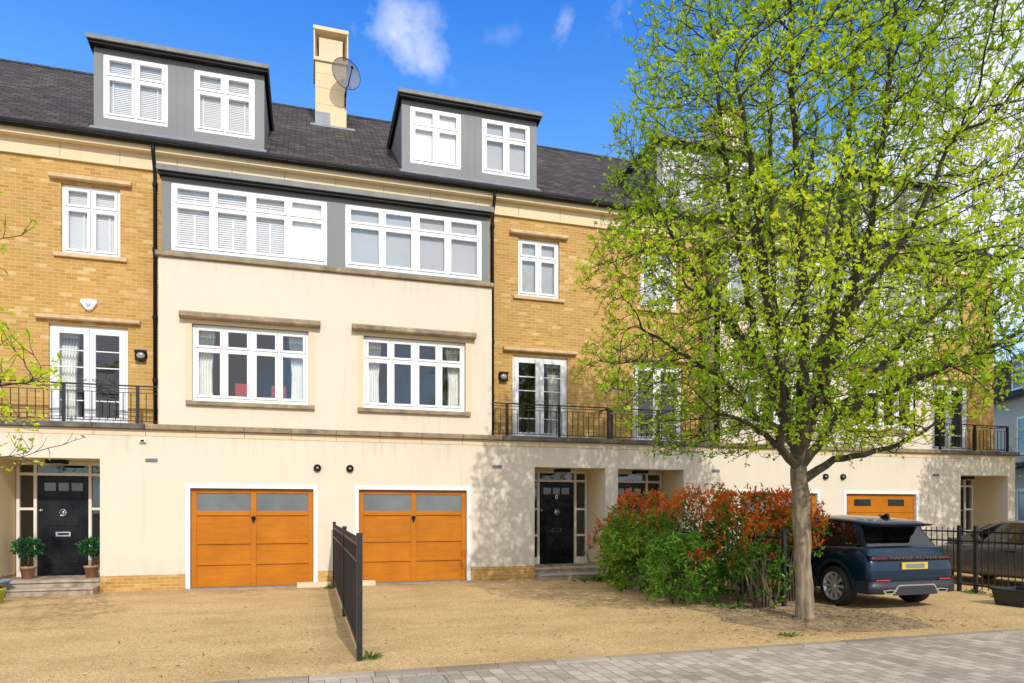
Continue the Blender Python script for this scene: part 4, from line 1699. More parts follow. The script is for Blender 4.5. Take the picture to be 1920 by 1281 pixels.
    for zz in (2.92, 6.35, 8.92):
        b.box(0.0, HW, YB + 0.26, yb1, zz, zz + 0.12)
        if zz < 8:
            b.box(0.0, 3.42, YF + 0.26, YB + 0.26, zz, zz + 0.12)
    b.box(3.6, 4.36, YB + 0.25, yb1, 0.0, 2.92)
    b.build('interior', H)
    return H


PX = 0.571
PER = 12.886
hA1 = house(PX, -1, 'terrace house at the left with white shutters in its top bay window', dict(
    curtains=True, baytop='shutter', brickwin='half', fdcurtain=1, dormer=('half', 'half'), flue=0.39, sidebars=(1.63,), hinge=1))
hA2 = house(PX, 1, 'terrace house just right of the black fence between the garages', dict(
    curtains=True, baytop='pale', brickwin='pale', fdcurtain=1, dormer=('white', 'pale'), flue=0.285, number='0', hinge=-1, divider=True))
hB1 = house(PX + PER, -1, 'terrace house half hidden behind the large green tree and the red hedge', dict(
    curtains=True, baytop='pale', brickwin='pale', fdcurtain=None, dormer=('pale', 'pale'), flue=0.22, hinge=-1))
hB2 = house(PX + PER, 1, 'end house of the terrace with the two slot windows in its garage door', dict(
    curtains=False, baytop='pale', brickwin='pale', fdcurtain=None, dormer=('pale', 'pale'), flue=0.35, garage='solid', end=True))
hC2 = house(PX - PER, 1, 'next terrace house just beyond the left edge of the picture', dict(
    curtains=True, baytop='pale', brickwin='pale', dormer=('pale', 'pale')))


# ---------------------------------------------------------------- chimneys on the party walls
def chimney(H, Xc):
    org = H.location
    b = MB(Xc, 1, org, 0).mat(M['chimney'])
    y0, y1 = 19.7, 20.75
    x0, x1 = -0.42, 0.42
    rr = 0.0
    zlist = [11.9, 12.9, 13.35, 13.75, 14.08]
    for a, c in zip(zlist[:-1], zlist[1:]):
        b.box(x0, x1, y0, y1, a + 0.004, c - 0.004)
    b.box(x0 + 0.01, x1 - 0.01, y0 + 0.01, y1 - 0.01, 11.9, 14.08)
    b.box(x0 - 0.045, x1 + 0.045, y0 - 0.05, y1 + 0.05, 14.08, 14.17)
    # flared louvre head: frame, splayed reveals and a solid inner block
    X0, X1, Z0, Z1, Y0 = x0 - 0.045, x1 + 0.045, 14.17, 14.92, y0 - 0.05
    xi0, xi1, zi1, yi = x0 + 0.10, x1 - 0.10, 14.80, y0 + 0.55
    e = 0.03
    b.box(X0, X0 + e, Y0, y1 + 0.05, Z0, Z1)
    b.box(X1 - e, X1, Y0, y1 + 0.05, Z0, Z1)
    b.box(X0 + e, X1 - e, y1 - 0.05, y1 + 0.05, Z0, Z1)
    b.face([(X0 + e, Y0, Z0), (xi0, yi, Z0), (xi0, yi, zi1), (X0 + e, Y0, Z1)])
    b.face([(xi1, yi, Z0), (X1 - e, Y0, Z0), (X1 - e, Y0, Z1), (xi1, yi, zi1)])
    b.face([(X0 + e, Y0, Z1), (xi0, yi, zi1), (xi1, yi, zi1), (X1 - e, Y0, Z1)])
    b.mat(M['band'])
    b.box(xi0, xi1, y0 + 0.05, yi + 0.1, Z0, zi1 - 0.03)
    b.mat(M['chimney'])
    b.box(X0 - 0.01, X1 + 0.01, Y0 - 0.02, y1 + 0.07, Z1, Z1 + 0.10)
    ch = b.build('chimney', H)
    b = MB(Xc, 1, org).mat(M['lead'])
    b.box(x0 - 0.005, x0 + 0.40, y0 - 0.008, y0 - 0.001, 12.2, 12.68)
    yq = y0 - 0.02
    b.prism_x([(yq - 0.14, roof_z(yq - 0.14) + 0.006), (yq + 0.02, roof_z(yq + 0.02) + 0.006), (yq + 0.02, roof_z(yq + 0.02) + 0.03), (yq - 0.14, roof_z(yq - 0.14) + 0.02)], x0 - 0.13, x1 + 0.22)
    b.build('flashing', ch)


chimney(hA1, PX + 0.03)
chimney(hB1, PX + PER + 0.03)


# ---------------------------------------------------------------- fittings hung on the houses
def satellite_dish():
    c = Vector((1.0, 19.28, 13.60))
    T = thing('satellite_dish', 'grey mesh satellite dish fixed to the chimney between the two dormers', 'satellite dish', (1.0, 19.6, 13.2))
    org = T.location
    nrm = Vector((0.36, -0.92, -0.02)).normalized()
    u = nrm.cross(Vector((0, 0, 1))).normalized()
    w = u.cross(nrm).normalized()
    b = MB(0, 1, org).mat(M['dish'])
    n, rings, Rr = 36, 6, 0.41
    P = [[c + (u * math.cos(2 * math.pi * k / n) + w * math.sin(2 * math.pi * k / n)) * Rr * q / rings + nrm * 0.09 * ((q / rings) ** 2 - 1) for k in range(n)] for q in range(rings + 1)]
    for q in range(rings):
        for k in range(n):
            l = (k + 1) % n
            if q == 0:
                b.face([P[0][0], P[1][k], P[1][l]], smooth=True)
            else:
                b.face([P[q][k], P[q + 1][k], P[q + 1][l], P[q][l]], smooth=True)
    b.build('reflector', T)
    b = MB(0, 1, org).mat(M['black'])
    b.tube(P[rings] + [P[rings][0]], 0.009, 6, cap=False)
    b.build('rim', T)
    b = MB(0, 1, org).mat(M['black'])
    foot = c - w * 0.37 + nrm * 0.0
    head = c + nrm * 0.36 - w * 0.02
    b.tube([foot, foot + nrm * 0.1 - w * 0.03, head], 0.016, 8)
    b.tube([head - nrm * 0.02, head + nrm * 0.02 + w * 0.03], 0.035, 10)
    b.build('feed_arm', T)
    b = MB(0, 1, org).mat(M['black'])
    b.tube([foot - nrm * 0.02, (1.0, 19.55, 13.2), (0.99, 19.66, 13.15)], 0.02, 8)
    b.tube([(0.985, 19.66, 13.3), (0.985, 19.66, 12.9)], 0.02, 8)
    b.build('bracket', T)


satellite_dish()


def alarm_box():
    T = thing('alarm_box', 'white shield shaped burglar alarm box on the brick above the left french door', 'alarm box', (-4.27, YB, 5.77))
    b = MB(-4.27, 1, T.location).mat(M['upvc'])
    prof = [(-0.145, 0.10), (-0.15, 0.03), (-0.06, -0.10), (0.0, -0.125), (0.06, -0.10), (0.15, 0.03), (0.145, 0.10), (0.0, 0.115)]
    ins = [(x * 0.86, z * 0.86) for x, z in prof]
    n = len(prof)
    for i in range(n):
        j = (i + 1) % n
        b.face([(prof[i][0], YB, 5.77 + prof[i][1]), (prof[j][0], YB, 5.77 + prof[j][1]), (prof[j][0], YB - 0.05, 5.77 + prof[j][1]), (prof[i][0], YB - 0.05, 5.77 + prof[i][1])])
        b.face([(prof[i][0], YB - 0.05, 5.77 + prof[i][1]), (prof[j][0], YB - 0.05, 5.77 + prof[j][1]), (ins[j][0], YB - 0.068, 5.77 + ins[j][1]), (ins[i][0], YB - 0.068, 5.77 + ins[i][1])])
    b.face([(x, YB - 0.068, 5.77 + z) for x, z in ins])
    b.build('cover', T)
    b = MB(-4.27, 1, T.location).mat(M['bluepot'])
    b.prism_y([(-0.045, 5.79), (-0.02, 5.72), (0.02, 5.72), (0.045, 5.79), (0.02, 5.79), (0.0, 5.745), (-0.02, 5.79)], YB - 0.073, YB - 0.067)
    b.build('emblem', T)


alarm_box()


def wall_lamp(x, label):
    T = thing('wall_lamp', label, 'lamp', (x, YB, 4.80), 'bulkhead lamps by the french doors')
    b = MB(x, 1, T.location).mat(M['black'])
    b.lathe((0, YB, 4.80), [(0.0, -0.05), (0.08, -0.05), (0.118, -0.035), (0.118, 0.0)], 'Y', 22)
    b.box(-0.112, 0.112, YB - 0.10, YB - 0.035, 4.855, 4.905)
    b.box(-0.10, 0.10, YB - 0.10, YB - 0.035, 4.69, 4.735)
    b.build('housing', T)
    b = MB(x, 1, T.location).mat(M['whitelens'])
    b.lathe((0, YB, 4.795), [(0.0, -0.105), (0.05, -0.098), (0.075, -0.08), (0.08, -0.05)], 'Y', 18)
    b.build('lens', T)


wall_lamp(-3.32, 'round black bulkhead lamp on brick beside the drainpipe at the left')
wall_lamp(4.47, 'round black bulkhead lamp on brick left of the middle french door')

T = thing('security_sensor', 'tiny white box sensor with dark lens under the balcony at the left', 'sensor', (-3.15, YF, 2.98))
b = MB(-3.15, 1, T.location).mat(M['upvc'])
b.bbox(-0.06, 0.06, YF - 0.07, YF - 0.001, 2.95, 3.01, 0.008)
b.build('housing', T)
b = MB(-3.15, 1, T.location).mat(M['black'])
b.box(-0.03, 0.03, YF - 0.078, YF - 0.071, 2.962, 2.998)
b.build('lens', T)


# ---------------------------------------------------------------- chairs seen through the first floor window
def red_chair(x, y, label):
    z = 3.04
    T = thing('red_chair', label, 'chair', (x, y, z), 'red chairs behind the window')
    b = MB(x, 1, T.location, y).mat(M['red'])
    b.bbox(-0.22, 0.22, -0.2, 0.24, z + 0.42, z + 0.52, 0.02)
    b.build('seat', T)
    b = MB(x, 1, T.location, y).mat(M['red'])
    b.bbox(-0.15, 0.15, -0.26, -0.2, z + 0.5, z + 1.26, 0.02)
    b.build('backrest', T)
    for sx in (-0.19, 0.19):
        for sy in (-0.2, 0.2):
            b = MB(x, 1, T.location, y).mat(M['black'])
            b.box(sx - 0.02, sx + 0.02, sy - 0.02, sy + 0.02, z, z + 0.42)
            b.build('leg', T)


red_chair(-1.35, 15.85, 'red high backed chair in the second pane of the left first floor window')
red_chair(-0.62, 15.9, 'red high backed chair in the third pane of the left first floor window')


# ---------------------------------------------------------------- iron fences
def iron_fence(name_label, x, y0, y1, posts, h=1.33, bars=0.125, group='black iron fences', ends=True, x1=None):
    x1 = x if x1 is None else x1
    T = thing('iron_fence', name_label, 'fence', (x, y0, 0), group)

    def X(y):
        return (y - y0) / (y1 - y0) * (x1 - x)
    for py in posts:
        b = MB(X(py), 1, (0, 0, 0)).mat(M['iron'])
        b.box(-0.03, 0.03, py - y0 - 0.03, py - y0 + 0.03, -0.02, h)
        b.prism_x([(py - y0 - 0.034, h), (py - y0 + 0.034, h), (py - y0, h + 0.03)], -0.034, 0.034)
        b.build('post', T)
    for za, zb in ((h - 0.115, h - 0.085), (h - 0.30, h - 0.27), (0.13, 0.16)):
        b = MB(0, 1).mat(M['iron'])
        for pa, pb in zip(posts[:-1], posts[1:]):
            qa, qb = pa - y0 + 0.03, pb - y0 - 0.03
            if qb - qa < 0.1:
                continue
            xa, xb = X(pa), X(pb)
            for (dx0, dx1) in ((-0.018, 0.018),):
                b.face([(xa + dx0, qa, zb), (xa + dx1, qa, zb), (xb + dx1, qb, zb), (xb + dx0, qb, zb)])
                b.face([(xa + dx0, qa, za), (xb + dx0, qb, za), (xb + dx1, qb, za), (xa + dx1, qa, za)])
                b.face([(xa + dx0, qa, za), (xa + dx0, qa, zb), (xb + dx0, qb, zb), (xb + dx0, qb, za)])
                b.face([(xa + dx1, qa, zb), (xa + dx1, qa, za), (xb + dx1, qb, za), (xb + dx1, qb, zb)])
        b.build('rail', T)
    first = None
    for pa, pb in zip(posts[:-1], posts[1:]):
        L = pb - pa
        if L < 0.5:
            continue
        n = int(L / bars)
        for k in range(1, n):
            y = pa + L * k / n
            if first is None:
                b = MB().mat(M['iron'])
                b.box(-0.007, 0.007, -0.007, 0.007, 0.075, h - 0.02)
                first = b.build('bar', T)
                first.location = (X(y), y - y0, 0)
            else:
                link_copy(first, T, (X(y), y - y0, 0))
    return T


iron_fence('black iron fence running end on between the two orange garage doors', 0.52, 7.43, 14.85, [7.43, 10.6, 14.85])
iron_fence('black iron fence running through the red leaved hedge behind the tree trunk', 7.35, 9.3, 15.0, [9.3, 11.6, 15.0], h=1.25)
iron_fence('black iron fence between the blue car and the grey car', 12.38, 8.3, 15.0, [8.3, 10.1, 10.45, 12.6, 15.0], h=1.28)


# ---------------------------------------------------------------- shrubs
def shrub(label, loc, rad, hgt, nsh, leafmat, redtop, group='photinia shrubs of the hedge', low=0.25, leaf=0.085, dens=7, cat='shrub', tones=(0.1, 0.5), stems=9):
    T = thing('photinia_shrub' if leafmat is M['shrubleaf'] else 'leafy_shrub', label, cat, loc, group)
    b = MB().mat(M['stem'])
    C_, D_, S_, R_ = [], [], [], []
    shoots = []
    for i in range(nsh):
        for _ in range(60):
            z = low + (hgt - low) * rng.random() ** 0.75
            a = rng.uniform(0, 2 * math.pi)
            q = rng.uniform(0.35, 1.0) ** 0.6
            f = z / hgt
            sh = math.sin(math.pi * min(1, 0.18 + 0.72 * f)) ** 0.55
            wob = 1 + 0.42 * noise.noise(Vector((math.cos(a) * 1.6 + loc[0], math.sin(a) * 1.6 + loc[1], z * 1.7)))
            p = np.array([rad[0] * math.cos(a) * q * sh * wob, rad[1] * math.sin(a) * q * sh * wob, z])
            if noise.noise(Vector((p[0] * 1.8 + loc[0], p[1] * 1.8, p[2] * 1.8))) > -0.38:
                break
        if p[2] > hgt * 0.8 and rng.random() < 0.35:
            p[2] += rng.uniform(0.03, 0.16)
        shoots.append(p)
    for p in shoots:
        f = p[2] / hgt
        up = np.array([p[0] * 0.6, p[1] * 0.6, 0.35 + 0.55 * f])
        dv = unit(up + rng.normal(size=3) * 0.3)
        L = rng.uniform(0.08, 0.20)
        base = p - dv * L
        red = redtop(f, p)
        for k in range(dens):
            t_ = rng.uniform(0.25, 1.0)
            C_.append(base + dv * L * t_)
            spread = 0.85 if not red else 0.55
            D_.append(unit(dv * (0.55 if not red else 0.9) + rng.normal(size=3) * spread + (0, 0, -0.12 if not red else 0.15)))
            S_.append(leaf * rng.uniform(0.6, 1.25) * (0.9 if red else 1.1))
            if red:
                R_.append(np.clip(rng.normal(0.84, 0.09), 0.66, 1))
            else:
                cl = noise.noise(Vector((p[0] * 1.4 + loc[0] * 2, p[1] * 1.4, p[2] * 1.4)))
                R_.append(np.clip(rng.uniform(*tones) + 0.28 * cl, 0, 0.64))
    for i in range(stems):
        a = rng.uniform(0, 2 * math.pi)
        q = rng.uniform(0.05, 0.45)
        x, y = rad[0] * q * math.cos(a), rad[1] * q * math.sin(a)
        b.tube([(x, y, -0.02), (x * 1.3 + rng.normal() * 0.03, y * 1.3, hgt * 0.3), (x * 1.8 + rng.normal() * 0.08, y * 1.8 + rng.normal() * 0.05, hgt * 0.6), (x * 2.1 + rng.normal() * 0.12, y * 2.1, hgt * 0.85)], [0.02, 0.017, 0.011, 0.005], 6)
    b.build('stems', T)
    C_, D_, S_, R_ = map(np.array, (C_, D_, S_, R_))
    v, f = leaf_arrays(C_, D_, unit(rand_dirs(len(C_)) * 0.8 + np.array([0.0, -0.45, 0.5])), S_, 0.38, 0.10, 0.08)
    raw_mesh('foliage', v, f, [leafmat], T, rnd=np.repeat(R_, 4))
    return T


def rt(th, w=0.22):
    return lambda f, p: f + rng.normal() * w > th


shrub('tall photinia bush with orange red tips hiding the second front door', (7.0, 13.6, 0), (0.85, 1.0), 1.95, 850, M['shrubleaf'], rt(0.73), tones=(0.1, 0.55))
shrub('photinia bush with orange red tips in the middle of the hedge', (7.55, 12.0, 0), (0.85, 1.0), 2.0, 820, M['shrubleaf'], rt(0.74))
shrub('photinia bush with orange red tips just left of the tree trunk', (7.5, 10.6, 0), (0.75, 0.85), 1.92, 720, M['shrubleaf'], rt(0.72))
shrub('photinia bush with orange red tips showing right of the tree trunk', (8.05, 10.0, 0), (0.55, 0.6), 1.95, 420, M['shrubleaf'], rt(0.60), low=0.9)
shrub('broad green bush with a few red shoots nearest the stone entrance step', (6.3, 12.3, 0), (0.75, 1.2), 1.5, 900, M['shrubleaf'], rt(1.08, 0.18), low=0.08, tones=(0.3, 0.62), stems=6)
shrub('low bright green bush with two red leaf clusters at the front of the hedge', (6.25, 10.6, 0), (0.72, 0.8), 1.12, 620, M['brightleaf'], lambda f, p: (np.linalg.norm(p - np.array([0.30, -0.55, 0.88])) < 0.17) or (np.linalg.norm(p - np.array([-0.08, -0.62, 0.84])) < 0.16), low=0.1, tones=(0.35, 0.64), stems=7)
shrub('thin stemmed shrub with sparse leaves leaning beside the trunk of the large tree', (7.0, 9.35, 0), (0.5, 0.4), 1.05, 60, M['brightleaf'], lambda f, p: False, low=0.15, tones=(0.2, 0.6), stems=12)
shrub('thin open photinia with mixed green and bronze leaves close to the tree trunk', (7.15, 9.9, 0), (0.55, 0.5), 1.5, 230, M['shrubleaf'], rt(0.8, 0.3), low=0.2, stems=8)
shrub('small straggly photinia with red tips in front of the porch pillar', (6.35, 13.9, 0), (0.55, 0.4), 1.3, 90, M['shrubleaf'], rt(0.66), low=0.55, stems=5)


def ground_tuft(label, loc, n, rad, mt, name='weed', cat='weed', size=0.07, up=0.6, grp=None):
    c = np.stack([rng.normal(size=n) * rad * 0.4, rng.normal(size=n) * rad * 0.4, rng.uniform(0, 0.015, n)], 1)
    d = unit(np.stack([c[:, 0] / rad + rng.normal(size=n) * 0.4, c[:, 1] / rad + rng.normal(size=n) * 0.4, rng.uniform(0.2, 1.4, n) * up], 1))
    v, f = leaf_arrays(c, d, rand_dirs(n), size * rng.uniform(0.6, 1.4, n), 0.4, 0.1, 0.1)
    o = raw_mesh(name, v, f, [mt], None, rnd=np.repeat(rng.uniform(0, 1, n), 4), loc=loc)
    return tag(o, label, cat, grp)


ground_tuft('small green weed at the foot of the front fence post', (0.62, 7.48, 0), 34, 0.10, M['weedleaf'], size=0.075)
ground_tuft('weed growing under the far end of the fence by the garage threshold', (0.45, 14.5, 0), 40, 0.15, M['weedleaf'])
ground_tuft('weed at the feet of the paired fence posts beside the blue car', (12.3, 10.05, 0), 60, 0.2, M['weedleaf'])
ground_tuft('low weed tuft in the gravel before the fence by the grey car', (12.15, 9.4, 0), 40, 0.18, M['weedleaf'])
ground_tuft('flat weed on the gravel near the kerb left of the tree', (5.85, 7.3, 0), 30, 0.12, M['weedleaf'], up=0.3)
ground_tuft('creeping green plant beside the stone entrance step', (6.25, 14.3, 0), 120, 0.45, M['weedleaf'], size=0.11)
ground_tuft('green sprig of leaves at the foot of the bright green bush', (6.5, 9.55, 0.02), 60, 0.3, M['weedleaf'], size=0.10)
n = 1900
cx = 7.1 + rng.normal(size=n) * 1.0
cy = 8.2 + rng.normal(size=n) * 1.0
ok = (cy > 7.0) & (cy < 13)
cx, cy = cx[ok], cy[ok]
n2 = 160
cx = np.concatenate([cx, rng.uniform(-2.2, 3.5, n2)])
cy = np.concatenate([cy, 7.1 + np.abs(rng.normal(size=n2)) * 2.5])
c = np.stack([cx, cy, np.full(len(cx), 0.02) + np.where(np.abs(cx - 7.2) < 1.3, 0.03, 0)], 1)
d = unit(np.stack([rng.normal(size=len(cx)), rng.normal(size=len(cx)), rng.normal(size=len(cx)) * 0.12], 1))
nn = unit(np.stack([rng.normal(size=len(cx)) * 0.2, rng.normal(size=len(cx)) * 0.2, np.ones(len(cx))], 1))
v, f = leaf_arrays(c, d, nn, rng.uniform(0.025, 0.075, len(cx)), 0.4, 0.08, 0.05)
lo = raw_mesh('fallen_leaves', v, f, [M['litter']], None, rnd=np.repeat(rng.uniform(0, 1, len(cx)), 4))
tag(lo, 'scattered dry fallen leaves on the soil and gravel round the tree', 'fallen leaves', kind='stuff')


# ---------------------------------------------------------------- pots, mat, planter, cover
def pot(x, y, z, r, h, mt, T):
    b = MB(x, 1, T.location, y).mat(mt)
    b.lathe((0, 0, z), [(0, 0), (r * 0.74, 0), (r * 0.95, h * 0.86), (r * 1.06, h * 0.86), (r * 1.06, h), (r * 0.93, h), (r * 0.9, h * 0.9), (0, h * 0.9)], 'Z', 24)
    b.build('pot', T)
    b = MB(x, 1, T.location, y).mat(M['darksoil'])
    b.lathe((0, 0, z), [(r * 0.915, h * 0.905), (0, h * 0.93)], 'Z', 20)
    b.build('soil', T)


def topiary(x, y, z, label, r=0.20, hs=0.52):
    T = thing('topiary_tree', label, 'potted tree', (x, y, z), 'potted ball trees at the left front door')
    pot(x, y, z, 0.135, 0.24, M['terracotta'], T)
    b = MB(x, 1, T.location, y).mat(M['stem'])
    b.tube([(0, 0, z + 0.2), (0.01, 0, z + 0.4), (0, 0, z + hs)], 0.012, 8)
    b.build('stem', T)
    n = 650
    q = rand_dirs(n)
    c = q * r * rng.uniform(0.55, 1.0, n)[:, None] * np.array([1.15, 1.1, 0.8]) + np.array([0, 0, hs + 0.1])
    v, f = leaf_arrays(c, unit(q + rng.normal(size=(n, 3)) * 0.6), rand_dirs(n), rng.uniform(0.05, 0.09, n), 0.5, 0.1, 0.1)
    raw_mesh('foliage', v, f, [M['ballleaf']], T, rnd=np.repeat(rng.uniform(0, 1, n), 4))


topiary(-5.30, 15.62, 0.25, 'small ball tree in a terracotta pot left of the black front door', 0.22)
topiary(-4.17, 15.55, 0.25, 'small ball tree in a terracotta pot partly hidden right of the black front door', 0.20)
T = thing('blue_pot', 'round blue glazed pot on the ground left of the steps', 'pot', (-5.48, 14.75, 0))
pot(-5.48, 14.75, 0, 0.19, 0.32, M['bluepot'], T)
b = MB(-5.48, 1, T.location, 14.75).mat(M['stem'])
for k in range(4):
    a = k * 1.7
    b.tube([(0.03 * math.cos(a), 0.03 * math.sin(a), 0.28), (0.08 * math.cos(a), 0.08 * math.sin(a), 0.42)], 0.006, 6)
b.build('stems', T)
T = thing('lime_pot', 'lime green pot cut off by the left edge of the picture', 'pot', (-5.15, 13.75, 0))
pot(-5.15, 13.75, 0, 0.15, 0.26, M['limepot'], T)
n = 120
q = rand_dirs(n)
v, f = leaf_arrays(q * 0.06 + np.array([0, 0, 0.24]), unit(q + np.array([0, 0, 0.9])), rand_dirs(n), rng.uniform(0.06, 0.12, n), 0.4)
raw_mesh('foliage', v, f, [M['brightleaf']], T, rnd=np.repeat(rng.uniform(0.3, 0.8, n), 4))

b = MB().mat(M['mat'])
b.bbox(5.62, 6.40, 15.45, 15.95, 0.252, 0.275, 0.008)
tag(b.build('doormat'), 'brown coir doormat on the top step before the middle front door', 'doormat')

T = thing('planter_box', 'square black planter box on the gravel at the right edge of the picture', 'planter', (11.45, 8.55, 0))
b = MB(11.45, 1, T.location, 8.55).mat(M['cladding'])
z0, z1 = 0.0, 0.27
for (a0, a1, h0, h1) in ((0.24, 0.28, 0.0, 0.25), (0.30, 0.30, 0.25, 0.28), (0.30, 0.265, 0.28, 0.28), (0.265, 0.255, 0.28, 0.22)):
    q0 = [(-a0, -a0, h0), (a0, -a0, h0), (a0, a0, h0), (-a0, a0, h0)]
    q1 = [(-a1, -a1, h1), (a1, -a1, h1), (a1, a1, h1), (-a1, a1, h1)]
    for i in range(4):
        j = (i + 1) % 4
        b.face([q0[i], q0[j], q1[j], q1[i]])
b.build('trough', T)
b = MB(11.45, 1, T.location, 8.55).mat(M['darksoil'])
b.face([(-0.256, -0.256, 0.222), (0.256, -0.256, 0.222), (0.256, 0.256, 0.222), (-0.256, 0.256, 0.222)])
b.build('soil', T)

T = thing('access_cover', 'small rectangular iron access cover set in the block paving at the bottom edge', 'drain cover', (1.05, 6.42, 0))
b = MB(1.05, 1, T.location, 6.42).mat(M['cast'])
b.wall(-0.20, 0.20, -0.16, 0.16, 0, 0.01, [])
b = MB(1.05, 1, T.location, 6.42).mat(M['cast'])
b.box(-0.20, 0.20, -0.15, 0.15, -0.02, -0.006)
b.build('plate', T)
b = MB(1.05, 1, T.location, 6.42).mat(M['kerb'])
for q in ((-0.23, -0.205, -0.18, 0.18), (0.205, 0.23, -0.18, 0.18), (-0.205, 0.205, -0.18, -0.155), (-0.205, 0.205, 0.155, 0.18)):
    b.box(*q, -0.02, -0.004)
b.build('frame', T)


# ---------------------------------------------------------------- cars (rear at y=0, nose towards +y)
def wheel(T, x, y, r, side, label=None):
    b = MB(x, 1, (0, 0, 0), y).mat(M['tyre'])
    w = 0.11
    b.lathe((0, 0, r), [(r * 0.70, -w), (r * 0.93, -w * 1.0), (r, -w * 0.72), (r, w * 0.72), (r * 0.93, w), (r * 0.70, w)], 'X', 40)
    tyre = b.build('wheel', T)
    b = MB(x, 1, (0, 0, 0), y).mat(M['alloy'])
    xo = side * w
    b.lathe((0, 0, r), [(r * 0.70, xo * 0.98), (r * 0.64, xo * 0.9), (r * 0.63, -xo * 0.7)], 'X', 36)
    for k in range(10):
        a = 2 * math.pi * k / 10
        ca, sa = math.cos(a), math.sin(a)
        ta, tb = (-sa, ca), (ca, sa)
        def pt(rad_, off_, xx):
            return (xx, rad_ * ca - off_ * sa, r + rad_ * sa + off_ * ca)
        wi, wo = r * 0.05, r * 0.085
        for (xa_, ) in ((xo * 0.86,),):
            q = [pt(r * 0.12, -wi, xa_), pt(r * 0.66, -wo, xo * 0.95), pt(r * 0.66, wo, xo * 0.95), pt(r * 0.12, wi, xa_)]
            b.face(q)
            q2 = [(p[0] - side * 0.03, p[1], p[2]) for p in q]
            for i in range(4):
                j = (i + 1) % 4
                b.face([q[i], q[j], q2[j], q2[i]])
    b.lathe((0, 0, r), [(0, xo * 0.93), (r * 0.13, xo * 0.90), (r * 0.14, xo * 0.75)], 'X', 16)
    b.mat(M['cladding'])
    b.lathe((0, 0, r), [(0, xo * 0.35), (r * 0.63, xo * 0.35)], 'X', 30)
    b.build('rim', tyre)


